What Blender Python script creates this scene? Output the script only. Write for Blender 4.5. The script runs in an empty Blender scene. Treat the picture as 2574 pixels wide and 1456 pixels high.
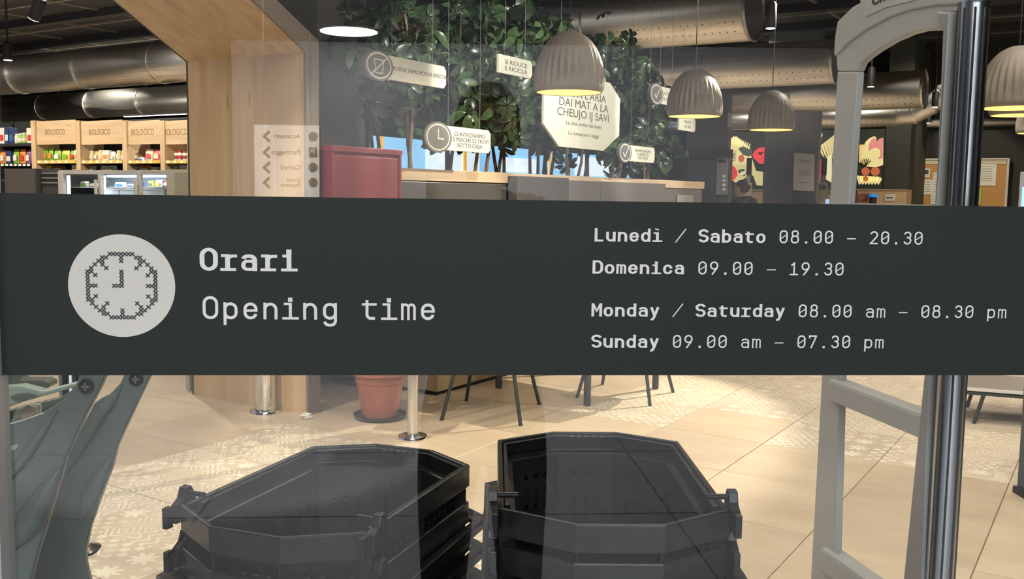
import bpy, bmesh, math, random
from mathutils import Vector, Matrix
random.seed(7)
sc = bpy.context.scene
COL = sc.collection
PI = math.pi

# ------------------------------------------------------------------ camera
FP, PITCH, ROLL, AZ, AZG, CH = 2437.1, .0997, .0141, .56, .0751, 1.5
cp, sp, cr, sr = math.cos(PITCH), math.sin(PITCH), math.cos(ROLL), math.sin(ROLL)
UPP = Vector((0, sp, cp)); FW = Vector((0, cp, -sp)); WX = Vector((1, 0, 0))
RT = cr*WX + sr*UPP; UPV = -sr*WX + cr*UPP
O = Vector((0, 0, CH))
cam = bpy.data.cameras.new('camera'); camo = bpy.data.objects.new('camera', cam); COL.objects.link(camo)
M = Matrix.Identity(4)
for i in range(3):
    M[i][0] = RT[i]; M[i][1] = UPV[i]; M[i][2] = -FW[i]; M[i][3] = O[i]
camo.matrix_world = M
cam.sensor_width = 36; cam.lens = FP/2574*36; cam.clip_start = .02; cam.clip_end = 300
cam.dof.use_dof = False
sc.camera = camo

# ------------------------------------------------------------------ world, lights, exposure
w = bpy.data.worlds.new('world'); sc.world = w; w.use_nodes = True
w.node_tree.nodes['Background'].inputs[0].default_value = (.62, .74, 1, 1)
w.node_tree.nodes['Background'].inputs[1].default_value = .35
vs = sc.view_settings
vs.view_transform = 'Standard'; vs.look = 'None'; vs.gamma = 1; vs.use_curve_mapping = False; vs.exposure = 0.0
u1 = Vector((math.sin(AZ), math.cos(AZ), 0)); u2 = Vector((-math.cos(AZ), math.sin(AZ), 0))
ug = Vector((math.cos(AZG), math.sin(AZG), 0)); ng = Vector((-math.sin(AZG), math.cos(AZG), 0))
def W(x, y, z=0): return u1*y - u2*x + Vector((0, 0, z))          # store grid -> world
def ray(px, py): return RT*((px-1287)/FP) - UPV*((py-728)/FP) + FW
def atY(px, py, Y): d = ray(px, py); return O + d*(Y/d.y)
def atZ(px, py, z=0.): d = ray(px, py); return O + d*((z-CH)/d.z)
def onpl(px, py, p0, n): d = ray(px, py); return O + d*((Vector(p0)-O).dot(n)/d.dot(n))
def loc(P): return Vector((-(P.dot(u2)), P.dot(u1), P.z))          # world -> store grid
def gX(px, py, X): return loc(onpl(px, py, W(X, 0), u2))
def gY(px, py, Y): return loc(onpl(px, py, W(0, Y), u1))
G0 = Vector((0, 1.0, 0))
def gl(px, py): P = onpl(px, py, G0, ng); return (P-G0).dot(ug), P.z  # on the door glass

def area(name, p, tgt, sx, sy, e, col):
    l = bpy.data.lights.new(name, 'AREA'); l.shape = 'RECTANGLE'; l.size = sx; l.size_y = sy; l.energy = e; l.color = col
    o = bpy.data.objects.new(name, l); COL.objects.link(o); o.location = p
    o.rotation_euler = (Vector(tgt)-Vector(p)).to_track_quat('-Z', 'Y').to_euler(); return o
def spot(name, p, tgt, e, ang, col, size=.04, blend=.3):
    l = bpy.data.lights.new(name, 'SPOT'); l.energy = e; l.spot_size = ang; l.spot_blend = blend; l.color = col; l.shadow_soft_size = size
    o = bpy.data.objects.new(name, l); COL.objects.link(o); o.location = p
    o.rotation_euler = (Vector(tgt)-Vector(p)).to_track_quat('-Z', 'Y').to_euler(); return o
WARM = (1, .88, .74); NEUT = (1, .93, .84)
area('overhead_fill', (-.3, 3.6, 3.8), (-.3, 3.7, 0), 3.2, 2.4, 88, WARM)  # unseen area lamps added overhead to brighten floor and baskets
area('overhead_fill', (3.4, 5.2, 3.8), (3.3, 5.5, 0), 3.0, 2.4, 120, WARM)
area('overhead_fill', (-4.3, 4.6, 3.8), (-3.8, 5.2, 0), 2.2, 2.2, 115, WARM)  # added overhead as well, brightens the portal wood
for x_, y_, tx_, ty_, e_ in ((-10.5, 8.3, -11.5, 8.8, 600), (-13.5, 8.3, -13.5, 10.4, 620), (-16.5, 8.3, -16.5, 10.4, 620), (-19.5, 8.3, -19, 10.4, 560), (-14, 6, -14, 6, 700), (-18, 6, -18, 6, 700), (-14, 12.2, -14, 12.6, 500), (-18, 12.2, -18, 12.6, 500), (-9, 9, -9, 9.2, 500), (-8, 5.8, -8, 6, 420),
                             (-2.2, 11, -2.2, 11.4, 600), (1.2, 10.5, 1, 10.6, 450), (-1, 14, -1, 14.6, 600), (-5.2, 15.4, -5, 17.5, 130), (-2.8, 16.3, -2.8, 17.6, 130), (2.5, 14.5, 2, 15, 260)):
    spot('store_fill_spot', W(x_, y_, 4.0), W(tx_, ty_, 0), e_, 2.3, WARM, .04, .8)  # extra spots without fixtures, added to brighten floor, shelves and ducts
spot('track_and_fill_spot', W(-2.4, 7.6, 3.9), W(-4.6, 8.3, 2.2), 400, .8, (1, .95, .86), .05)
spot('track_and_fill_spot', W(-2.6, 5.6, 3.9), W(-4.7, 6.9, 2.3), 440, .75, (1, .95, .86), .05)
spot('track_and_fill_spot', W(-2.2, 9.3, 3.9), W(-4.8, 10.0, 2.2), 420, .75, (1, .95, .86), .05)
spot('track_and_fill_spot', (3.4, 9.2, 3.9), (-.5, 6.3, 0), 1450, .8, (1, .86, .66), .03)
spot('track_and_fill_spot', (2.0, 3.2, 3.9), (2.0, 4.3, 0), 230, 1.3, (1, .88, .70), .05)  # added spot without a fixture, brightens the floor at right
spot('track_and_fill_spot', (-2.8, 3.1, 3.9), (.2, 6.4, 0), 420, .75, (1, .86, .66), .03)
spot('track_and_fill_spot', W(-2.6, 17.0, 3.7), W(-2.4, 19, 1.6), 160, .9, (1, .84, .6), .03)
area('corridor_fill', (.2, -9, 3.5), (.2, -11.5, 1), 9, 3, 620, (.92, .96, 1))  # unseen lamp added to brighten the corridor wall mirrored in the glass
area('corridor_fill', (.3, -1.0, 3.45), (.3, -1.2, 0), 4.0, 1.2, 115, (1, .97, .93))  # added above the door to brighten the band and board
area('corridor_fill', (.3, -4.5, 3.5), (.3, -4.6, 0), 5.0, 2, 430, (.94, .97, 1))  # added to brighten the corridor floor mirrored in the glass
spot('board_fill_spot', (-1.0, -.1, 3.4), (-.95, -2.1, 1.72), 2200, .58, (1, .98, .95), .04)  # spot added so the direction board reflects brightly enough

# ------------------------------------------------------------------ materials
MAT = {}
def mat(name, col, rough=.5, metal=0, noise=0, nscale=8, emis=None, estr=0, spec=.5, bump=0, bscale=60, stretch=None, coat=0):
    if name in MAT: return MAT[name]
    m = bpy.data.materials.new(name); m.use_nodes = True; nt = m.node_tree; N = nt.nodes; Lk = nt.links
    b = N['Principled BSDF']; b.inputs['Base Color'].default_value = (*col, 1); b.inputs['Roughness'].default_value = rough
    b.inputs['Metallic'].default_value = metal; b.inputs['Specular IOR Level'].default_value = spec
    b.inputs['Coat Weight'].default_value = coat
    if emis: b.inputs['Emission Color'].default_value = (*emis, 1); b.inputs['Emission Strength'].default_value = estr
    tc = N.new('ShaderNodeTexCoord'); mp = N.new('ShaderNodeMapping'); Lk.new(tc.outputs['Object'], mp.inputs[0])
    if stretch: mp.inputs['Scale'].default_value = stretch
    nz = N.new('ShaderNodeTexNoise'); nz.inputs['Scale'].default_value = nscale; nz.inputs['Detail'].default_value = 5
    Lk.new(mp.outputs[0], nz.inputs[0])
    cr_ = N.new('ShaderNodeValToRGB'); k = noise if noise else .04
    cr_.color_ramp.elements[0].position = .3; cr_.color_ramp.elements[1].position = .7
    cr_.color_ramp.elements[0].color = (*[max(0, c*(1-k)) for c in col], 1)
    cr_.color_ramp.elements[1].color = (*[min(1, c*(1+k)) for c in col], 1)
    Lk.new(nz.outputs[0], cr_.inputs[0]); Lk.new(cr_.outputs[0], b.inputs['Base Color'])
    if bump:
        n2 = N.new('ShaderNodeTexNoise'); n2.inputs['Scale'].default_value = bscale; Lk.new(mp.outputs[0], n2.inputs[0])
        bp = N.new('ShaderNodeBump'); bp.inputs['Strength'].default_value = bump; bp.inputs['Distance'].default_value = .01
        Lk.new(n2.outputs[0], bp.inputs['Height']); Lk.new(bp.outputs[0], b.inputs['Normal'])
    MAT[name] = m; return m

def wood(name, c0, c1, c2, axis=2, scale=1.0, rough=.45):
    m = bpy.data.materials.new(name); m.use_nodes = True; nt = m.node_tree; N = nt.nodes; Lk = nt.links; b = N['Principled BSDF']
    tc = N.new('ShaderNodeTexCoord'); mp = N.new('ShaderNodeMapping'); Lk.new(tc.outputs['Object'], mp.inputs[0])
    s = [9*scale]*3; s[axis] = .7*scale; mp.inputs['Scale'].default_value = s
    n1 = N.new('ShaderNodeTexNoise'); n1.inputs['Scale'].default_value = 1.1; n1.inputs['Detail'].default_value = 6; n1.inputs['Distortion'].default_value = .6
    Lk.new(mp.outputs[0], n1.inputs[0])
    r = N.new('ShaderNodeValToRGB'); r.color_ramp.elements[0].position = .3; r.color_ramp.elements[1].position = .72
    r.color_ramp.elements[0].color = (*c0, 1); r.color_ramp.elements[1].color = (*c2, 1)
    e = r.color_ramp.elements.new(.5); e.color = (*c1, 1); Lk.new(n1.outputs[0], r.inputs[0])
    mp2 = N.new('ShaderNodeMapping'); s2 = [14.]*3; s2[axis] = 2.2; mp2.inputs['Scale'].default_value = s2; Lk.new(tc.outputs['Object'], mp2.inputs[0])
    vo = N.new('ShaderNodeTexVoronoi'); vo.inputs['Scale'].default_value = .55; Lk.new(mp2.outputs[0], vo.inputs[0])
    r2 = N.new('ShaderNodeValToRGB'); r2.color_ramp.elements[0].position = .03; r2.color_ramp.elements[1].position = .1
    r2.color_ramp.elements[0].color = (.55, .42, .3, 1); r2.color_ramp.elements[1].color = (1, 1, 1, 1); Lk.new(vo.outputs['Distance'], r2.inputs[0])
    mx = N.new('ShaderNodeMixRGB'); mx.blend_type = 'MULTIPLY'; mx.inputs[0].default_value = .8
    Lk.new(r.outputs[0], mx.inputs[1]); Lk.new(r2.outputs[0], mx.inputs[2]); Lk.new(mx.outputs[0], b.inputs['Base Color'])
    b.inputs['Roughness'].default_value = rough; MAT[name] = m; return m

wd_v = wood('pale_wood_upright_grain', (.47, .32, .185), (.54, .38, .22), (.60, .44, .27), 2)
wd_x = wood('pale_wood_long_grain', (.47, .32, .185), (.54, .38, .22), (.60, .44, .27), 0)
wd_y = wood('pale_wood_rim_grain', (.56, .42, .27), (.62, .48, .32), (.68, .54, .38), 1)
wd_s = wood('pale_wood_slope_grain', (.50, .34, .19), (.57, .41, .24), (.64, .48, .30), 1)
wd_d = wood('knotty_wood', (.33, .23, .13), (.45, .33, .2), (.55, .42, .27), 2)
steel = mat('duct_steel', (.74, .72, .68), .36, 1, .12, 3, stretch=(.5, 6, 6))
chrome = mat('chrome', (.8, .8, .79), .1, 1)
brushed = mat('brushed_steel', (.62, .63, .66), .2, 1, .1, 40, stretch=(60, 60, .3))
black = mat('black_plastic', (.012, .012, .013), .32, 0, .3, 20, bump=.08, bscale=90)
blackrim = mat('grey_black_plastic', (.019, .021, .0205), .28, 0, .3, 30, bump=.05, bscale=120)
matblack = mat('matte_black', (.012, .012, .012), .6)
charcoal = mat('charcoal_panel', (.085, .08, .078), .35)
darkgrey = mat('dark_grey_paint', (.07, .068, .068), .7)
midgrey = mat('grey_paint', (.13, .125, .12), .7)
olive = mat('olive_dark_paint', (.055, .06, .048), .75)
nearblack = mat('near_black_paint', (.02, .022, .02), .8)
wgrey = mat('light_grey_plastic', (.50, .485, .46), .38, 0, .04, 5)
wgrey2 = mat('cool_grey_plastic', (.30, .31, .32), .4)
cartg = mat('grey_green_plastic', (.17, .205, .185), .34, 0, .06, 12, bump=.03, bscale=200)
cartl = mat('pale_green_plastic', (.42, .52, .44), .3)
red = mat('dark_red_paint', (.21, .010, .020), .45)
terra = mat('terracotta', (.34, .115, .065), .6, 0, .15, 6)
soil = mat('soil', (.03, .02, .012), .95, 0, .5, 40)
white = mat('white_print', (.62, .62, .60), .5)
offwhite = mat('off_white_board', (.66, .66, .56), .55)
greytext = mat('grey_lettering', (.10, .10, .085), .6)
lampgrey = mat('taupe_pendant', (.20, .17, .14), .55, 0, .06, 20)
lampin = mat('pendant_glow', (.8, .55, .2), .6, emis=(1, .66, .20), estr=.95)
lens = mat('lamp_lens', (1, 1, 1), .4, emis=(1, .96, .88), estr=6)
tube = mat('tube_light', (1, 1, 1), .4, emis=(.95, .98, 1), estr=3)
disc = mat('round_lamp_lens', (1, 1, 1), .4, emis=(1, .98, .95), estr=26)
leafd = mat('leaf_green', (.030, .055, .026), .30, 0, .5, 9, coat=.2)
leafm = mat('leaf_mid_green', (.055, .10, .038), .28, 0, .4, 9, coat=.2)
bark = mat('pale_bark', (.24, .15, .085), .8, 0, .3, 20)
barkd = mat('dark_bark', (.06, .045, .03), .8, 0, .3, 20)
cork = mat('cork', (.46, .25, .09), .85, 0, .12, 60)
paper = mat('paper', (.68, .66, .6), .7)
ink = mat('ink', (.05, .05, .05), .7)
yellow = mat('yellow_strip', (.60, .40, .07), .5)
band_m = mat('band_green_black', (.017, .0225, .021), .6, 0, .04, 3, spec=.18)
inkb = mat('icon_ink', (.022, .026, .032), .6)
bprint = mat('band_white_print', (.57, .58, .575), .55, spec=.2)
skin = mat('skin', (.5, .3, .22), .5)
hair = mat('brown_hair', (.06, .03, .015), .5)
cloth = mat('dark_cloth', (.02, .02, .022), .85)
tbar = mat('ceiling_track', (.20, .18, .155), .5)
ceil_m = mat('ceiling_dark', (.020, .018, .017), .85, 0, .2, 2)

def glass_mat():
    m = bpy.data.materials.new('door_glass'); m.use_nodes = True; N = m.node_tree.nodes; Lk = m.node_tree.links; N.clear()
    out = N.new('ShaderNodeOutputMaterial'); mix = N.new('ShaderNodeMixShader'); tr = N.new('ShaderNodeBsdfTransparent')
    g = N.new('ShaderNodeBsdfGlossy'); g.inputs['Roughness'].default_value = 0; tr.inputs[0].default_value = (.97, .985, .98, 1)
    lw = N.new('ShaderNodeLayerWeight'); lw.inputs[0].default_value = .5
    p = N.new('ShaderNodeMath'); p.operation = 'POWER'; p.inputs[1].default_value = 4
    ma = N.new('ShaderNodeMath'); ma.operation = 'MULTIPLY_ADD'; ma.inputs[1].default_value = .85; ma.inputs[2].default_value = .075
    Lk.new(lw.outputs['Facing'], p.inputs[0]); Lk.new(p.outputs[0], ma.inputs[0]); Lk.new(ma.outputs[0], mix.inputs[0])
    Lk.new(tr.outputs[0], mix.inputs[1]); Lk.new(g.outputs[0], mix.inputs[2]); Lk.new(mix.outputs[0], out.inputs[0]); return m
def clear_mat():
    m = bpy.data.materials.new('clear_glass'); m.use_nodes = True; N = m.node_tree.nodes; Lk = m.node_tree.links; N.clear()
    out = N.new('ShaderNodeOutputMaterial'); tr = N.new('ShaderNodeBsdfTransparent'); tr.inputs[0].default_value = (.97, .98, .98, 1); Lk.new(tr.outputs[0], out.inputs[0]); return m
glassm = glass_mat(); clearm = clear_mat()

def tile_mat(name, pat):
    m = bpy.data.materials.new(name); m.use_nodes = True; nt = m.node_tree; N = nt.nodes; Lk = nt.links; b = N['Principled BSDF']
    ge = N.new('ShaderNodeNewGeometry'); mp = N.new('ShaderNodeMapping'); mp.vector_type = 'POINT'; mp.inputs['Rotation'].default_value = (0, 0, AZ)
    Lk.new(ge.outputs['Position'], mp.inputs[0])
    oi = N.new('ShaderNodeObjectInfo')
    def mth(op, a, c=None, d=None):
        n = N.new('ShaderNodeMath'); n.operation = op
        for i, v in enumerate((a, c, d)):
            if v is None: continue
            if isinstance(v, (int, float)): n.inputs[i].default_value = v
            else: Lk.new(v, n.inputs[i])
        return n.outputs[0]
    n1 = N.new('ShaderNodeTexNoise'); n1.inputs['Scale'].default_value = 1.7; n1.inputs['Detail'].default_value = 6; n1.inputs['Roughness'].default_value = .65
    ad = N.new('ShaderNodeVectorMath'); ad.operation = 'MULTIPLY'; ad.inputs[1].default_value = (1, 2.4, 1); Lk.new(mp.outputs[0], ad.inputs[0])
    ad2 = N.new('ShaderNodeVectorMath'); ad2.operation = 'ADD'; Lk.new(ad.outputs[0], ad2.inputs[0])
    cmb = N.new('ShaderNodeCombineXYZ'); Lk.new(mth('MULTIPLY', oi.outputs['Random'], 40.), cmb.inputs[0]); Lk.new(cmb.outputs[0], ad2.inputs[1]); Lk.new(ad2.outputs[0], n1.inputs[0])
    r = N.new('ShaderNodeValToRGB'); r.color_ramp.elements[0].position = .3; r.color_ramp.elements[1].position = .7
    r.color_ramp.elements[0].color = (.47, .375, .265, 1); r.color_ramp.elements[1].color = (.60, .50, .37, 1)
    if pat: r.color_ramp.elements[0].color = (.48, .40, .30, 1); r.color_ramp.elements[1].color = (.58, .50, .385, 1)
    Lk.new(n1.outputs[0], r.inputs[0]); colr = r.outputs[0]
    tint = mth('MULTIPLY_ADD', oi.outputs['Random'], .16, .92)
    mt = N.new('ShaderNodeVectorMath'); mt.operation = 'SCALE'; Lk.new(colr, mt.inputs[0]); Lk.new(tint, mt.inputs['Scale']); colr = mt.outputs[0]
    if pat:
        sx = N.new('ShaderNodeSeparateXYZ'); Lk.new(mp.outputs[0], sx.inputs[0])
        X = mth('MULTIPLY', sx.outputs[0], 1/.168); Y = mth('MULTIPLY', sx.outputs[1], 1/.168)
        ix = mth('FLOOR', X); iy = mth('FLOOR', Y); fx = mth('SUBTRACT', mth('SUBTRACT', X, ix), .5); fy = mth('SUBTRACT', mth('SUBTRACT', Y, iy), .5)
        cc = N.new('ShaderNodeCombineXYZ'); Lk.new(ix, cc.inputs[0]); Lk.new(iy, cc.inputs[1])
        wn = N.new('ShaderNodeTexWhiteNoise'); wn.noise_dimensions = '2D'; Lk.new(cc.outputs[0], wn.inputs[0]); rn = wn.outputs[0]
        rr_ = mth('SQRT', mth('ADD', mth('MULTIPLY', fx, fx), mth('MULTIPLY', fy, fy)))
        ax = mth('ABSOLUTE', fx); ay = mth('ABSOLUTE', fy); dm = mth('ADD', ax, ay)
        ang = mth('ARCTAN2', fy, fx)
        p1 = mth('GREATER_THAN', mth('SINE', mth('MULTIPLY', rr_, 38.)), .25)
        p2 = mth('GREATER_THAN', mth('SINE', mth('MULTIPLY', dm, 30.)), .1)
        p3 = mth('GREATER_THAN', mth('MULTIPLY', mth('SINE', mth('MULTIPLY', X, 2*PI*2)), mth('SINE', mth('MULTIPLY', Y, 2*PI*2))), 0.12)
        p4 = mth('LESS_THAN', rr_, mth('MULTIPLY_ADD', mth('SINE', mth('MULTIPLY', ang, 8.)), .1, .3))
        p5 = mth('GREATER_THAN', mth('SINE', mth('ADD', mth('MULTIPLY', X, 2*PI*3), mth('MULTIPLY', mth('SINE', mth('MULTIPLY', Y, 2*PI*2)), 2.))), .4)
        s = mth('MULTIPLY', p1, mth('LESS_THAN', rn, .2))
        for k, p in enumerate((p2, p3, p4, p5)):
            lo = .2*(k+1); s = mth('ADD', s, mth('MULTIPLY', p, mth('MULTIPLY', mth('GREATER_THAN', rn, lo), mth('LESS_THAN', rn, lo+.2))))
        nw = N.new('ShaderNodeTexNoise'); nw.inputs['Scale'].default_value = 5; nw.inputs['Detail'].default_value = 4; Lk.new(mp.outputs[0], nw.inputs[0])
        f = mth('MULTIPLY', s, mth('MULTIPLY_ADD', nw.outputs[0], 1.6, -.25)); 
        mx = N.new('ShaderNodeMixRGB'); Lk.new(mth('MINIMUM', mth('MAXIMUM', f, 0.), .85), mx.inputs[0]); Lk.new(colr, mx.inputs[1]); mx.inputs[2].default_value = (.83, .77, .64, 1); colr = mx.outputs[0]
    Lk.new(colr, b.inputs['Base Color']); b.inputs['Roughness'].default_value = .42 if not pat else .5
    b.inputs['Specular IOR Level'].default_value = .4
    MAT[name] = m; return m
tilem = tile_mat('beige_stone_tile', False); tilep = tile_mat('patterned_cement_tile', True)

# ------------------------------------------------------------------ mesh helpers
class MB:
    def __init__(s): s.v = []; s.f = []
    def add(s, vs_, fs): n = len(s.v); s.v += [tuple(v) for v in vs_]; s.f += [tuple(i+n for i in f) for f in fs]; return s
    def box(s, x0, y0, z0, x1, y1, z1):
        x0, x1 = min(x0, x1), max(x0, x1); y0, y1 = min(y0, y1), max(y0, y1); z0, z1 = min(z0, z1), max(z0, z1)
        return s.add([(x0, y0, z0), (x1, y0, z0), (x1, y1, z0), (x0, y1, z0), (x0, y0, z1), (x1, y0, z1), (x1, y1, z1), (x0, y1, z1)],
              [(0, 3, 2, 1), (4, 5, 6, 7), (0, 1, 5, 4), (1, 2, 6, 5), (2, 3, 7, 6), (3, 0, 4, 7)])
    def prism(s, pts, a, b, ax='y'):
        def P(p, t): return {'y': (p[0], t, p[1]), 'z': (p[0], p[1], t), 'x': (t, p[0], p[1])}[ax]
        n = len(pts); vs_ = [P(p, a) for p in pts]+[P(p, b) for p in pts]
        return s.add(vs_, [tuple(range(n))[::-1], tuple(range(n, 2*n))]+[(i, (i+1) % n, n+(i+1) % n, n+i) for i in range(n)])
    def rings(s, rs, cap0=True, cap1=True, closed=False):
        n = len(rs[0]); base = [v for r in rs for v in r]; fs = []
        m = len(rs)
        for k in range(m if closed else m-1):
            k2 = (k+1) % m
            for i in range(n): fs.append((k*n+i, k*n+(i+1) % n, k2*n+(i+1) % n, k2*n+i))
        if cap0 and not closed: fs.append(tuple(range(n))[::-1])
        if cap1 and not closed: fs.append(tuple((m-1)*n+i for i in range(n)))
        return s.add(base, fs)
    def lathe(s, prof, n=24, c=(0, 0), fl=None, cap0=True, cap1=True):
        rs = []
        for r, z in prof:
            ring = []
            for i in range(n):
                a = 2*PI*i/n; q = r*(1+(fl(a, z) if fl else 0)); ring.append((c[0]+q*math.cos(a), c[1]+q*math.sin(a), z))
            rs.append(ring)
        return s.rings(rs, cap0, cap1)
    def tube(s, path, r, n=10, caps=True):
        path = [Vector(p) for p in path]; rs = []
        rad = r if isinstance(r, (list, tuple)) else [r]*len(path)
        ref = Vector((0, 0, 1))
        t0 = (path[1]-path[0]).normalized()
        if abs(t0.z) > .9: ref = Vector((1, 0, 0))
        for i, p in enumerate(path):
            a = path[max(0, i-1)]; b = path[min(len(path)-1, i+1)]; t = (b-a).normalized()
            x = t.cross(ref).normalized(); y = x.cross(t).normalized()
            rs.append([tuple(p+(x*math.cos(2*PI*k/n)+y*math.sin(2*PI*k/n))*rad[i]) for k in range(n)])
        return s.rings(rs, caps, caps)
    def mesh(s, name, m):
        me = bpy.data.meshes.new(name); me.from_pydata(s.v, [], s.f); me.update()
        bm = bmesh.new(); bm.from_mesh(me); bmesh.ops.recalc_face_normals(bm, faces=bm.faces); bm.to_mesh(me); bm.free()
        if m: me.materials.append(m)
        return me
    def build(s, name, m, parent=None, smooth=False, bevel=0, solid=0, ang=35):
        me = s.mesh(name, m); o = bpy.data.objects.new(name, me); COL.objects.link(o)
        if parent: o.parent = parent
        if smooth:
            for p in me.polygons: p.use_smooth = True
            me.set_sharp_from_angle(angle=math.radians(ang))
        if solid: md = o.modifiers.new('solid', 'SOLIDIFY'); md.thickness = solid; md.offset = 0
        if bevel:
            md = o.modifiers.new('bevel', 'BEVEL'); md.width = bevel; md.segments = 2; md.limit_method = 'ANGLE'; md.angle_limit = math.radians(30); md.harden_normals = False
        return o
def tag(o, label=None, cat=None, group=None, kind=None):
    if label: o['label'] = label
    if cat: o['category'] = cat
    if group: o['group'] = group
    if kind: o['kind'] = kind
    return o
def thing(name, label, cat, p=(0, 0, 0), rz=0, group=None, kind=None):
    o = bpy.data.objects.new(name, None); COL.objects.link(o); o.location = p; o.rotation_euler = (0, 0, rz); o.empty_display_size = .05
    return tag(o, label, cat, group, kind)
def gthing(name, label, cat, x, y, z=0, **k): return thing(name, label, cat, W(x, y, z), -AZ, **k)
def dup(root, p=None, rz=None, label=None, group=None):
    r = root.copy(); COL.objects.link(r)
    if p is not None: r.location = p
    if rz is not None: r.rotation_euler = (0, 0, rz)
    if label: r['label'] = label
    if group: r['group'] = group
    for ch in list(root.children):
        c = ch.copy(); COL.objects.link(c); c.parent = r
        for g in ch.children: d = g.copy(); COL.objects.link(d); d.parent = c
    return r
def ftext(body, size, m, parent, mw, name='lettering', ext=.0006, align='CENTER', sx=1.0, spacing=1.0, shear=0):
    cu = bpy.data.curves.new(name, 'FONT'); cu.body = body; cu.size = size; cu.extrude = ext; cu.align_x = align; cu.align_y = 'CENTER'; cu.space_character = spacing; cu.shear = shear; cu.resolution_u = 3
    t = bpy.data.objects.new(name, cu); COL.objects.link(t); bpy.context.view_layer.update()
    me = bpy.data.meshes.new_from_object(t); bpy.data.objects.remove(t)
    for v in me.vertices: v.co.x *= sx
    me.materials.clear(); me.materials.append(m)
    o = bpy.data.objects.new(name, me); COL.objects.link(o); o.parent = parent; o.matrix_local = mw; return o
def fr(x, y, p): # matrix: text x axis, text y axis, position
    x = Vector(x).normalized(); y = Vector(y).normalized(); z = x.cross(y); m = Matrix.Identity(4)
    for i in range(3): m[i][0] = x[i]; m[i][1] = y[i]; m[i][2] = z[i]; m[i][3] = p[i]
    return m

# ================================================================== SETTING
# floor: slab + individual tiles
fl = MB().box(-26, -16, -.12, 18, 26, -.012).build('floor', mat('grout', (.30, .24, .17), .8)); tag(fl, kind='structure')
fl.rotation_euler = (0, 0, -AZ)
TI, TJ = .715, .6733
def tile_pts(i, j, g=.0022):
    a, b = .42+TJ*j, .42+TJ*(j+1)
    f = lambda u, k: 4.26+.045*(u-1)+TI*k
    return [(-a-g, f(a, i)+g), (-b+g, f(b, i)+g), (-b+g, f(b, i+1)-g), (-a-g, f(a, i+1)-g)]
def patterned(i, j):
    if (j, i) in {(5, -1), (5, -2), (5, -3), (4, -3), (4, -2), (4, -4), (3, -2), (3, -4), (5, -4), (2, -2), (4, -1), (2, -1), (3, -5), (6, -8)}: return True
    if (j, i) in {(3, 2), (3, 3), (3, 4), (3, 5), (2, 4), (2, 5), (1, 3), (2, 3), (1, 6), (1, 4), (1, 5), (0, 2), (0, 3), (1, 2), (-1, 2), (0, 4), (-1, 3), (0, 5), (-1, 4)}: return True
    return i > 5 and (i*7+j*5) % 3 == 0
for k in ((1, 2), (1, 4)): pass
def in_view_tile(pts):
    for q in pts+[((pts[0][0]+pts[2][0])/2, (pts[0][1]+pts[2][1])/2)]:
        P = W(*q); v = P-O; d = v.dot(FW)
        if d < .4: continue
        x = 1287+FP*v.dot(RT)/d; y = 728-FP*v.dot(UPV)/d
        if -150 < x < 2730 and 930 < y < 1600 and P.length < 10.5: return True
    return False
tmesh = {}
far = MB(); rnd = random.Random(3)
for j in range(-16, 26):
    for i in range(-14, 24):
        pts = tile_pts(i, j); cx = sum(p[0] for p in pts)/4; cy = sum(p[1] for p in pts)/4
        P = W(cx, cy)
        if (P-G0).dot(ng) < .25: continue
        if in_view_tile(pts) and len(tmesh) < 290:
            z = rnd.uniform(-.0004, .0004)
            b = MB(); ins = .0015
            lo = [(p[0]-cx, p[1]-cy, -.012) for p in pts]; up = [(p[0]-cx, p[1]-cy, -.0015) for p in pts]
            tp = [((p[0]-cx)*(1-.005), (p[1]-cy)*(1-.005), 0) for p in pts]
            b.rings([lo, up, tp], False, True)
            o = b.build('tile', tilep if patterned(i, j) else tilem, fl); o.location = (cx, cy, z); tmesh[(i, j)] = 1
        else: far.prism(pts, -.012, 0, 'z')
tag(far.build('tile_field', tilem, fl), kind='stuff')

# ceiling with track grid
CZ = 4.2
ce = MB().box(-26, -1, CZ, 18, 26, CZ+.1).build('ceiling', ceil_m); tag(ce, kind='structure'); ce.rotation_euler = (0, 0, -AZ)
for k in range(9):
    y = 7.2+k*1.5; MB().box(-24, y-.025, CZ-.03, 12, y+.025, CZ-.001).build('ceiling_track', tbar, ce)
    MB().box(-24, y+.7, CZ-.12, 12, y+.86, CZ-.001).build('ceiling_beam', matblack, ce)
for k in range(20):
    x = -23+k*1.6; MB().box(x-.02, 6.5, CZ-.032, x+.02, 21, CZ-.002).build('ceiling_track', tbar, ce)

# walls
b = MB().box(-26, 21, 0, 14, 21.2, CZ).build('wall_back', nearblack); tag(b, kind='structure'); b.rotation_euler = (0, 0, -AZ)
b = MB().box(-26.2, -1, 0, -26, 21, CZ).build('wall_left', nearblack); tag(b, kind='structure'); b.rotation_euler = (0, 0, -AZ)
b = MB().box(9, 3, 0, 9.2, 21, CZ).build('wall_right', nearblack); tag(b, kind='structure'); b.rotation_euler = (0, 0, -AZ)

# grey pier beside portal
b = MB().box(-5.75, 5.3, 0, -5.15, 6.0, CZ-.001).build('wall_pier', midgrey); tag(b, kind='structure'); b.rotation_euler = (0, 0, -AZ)

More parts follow.
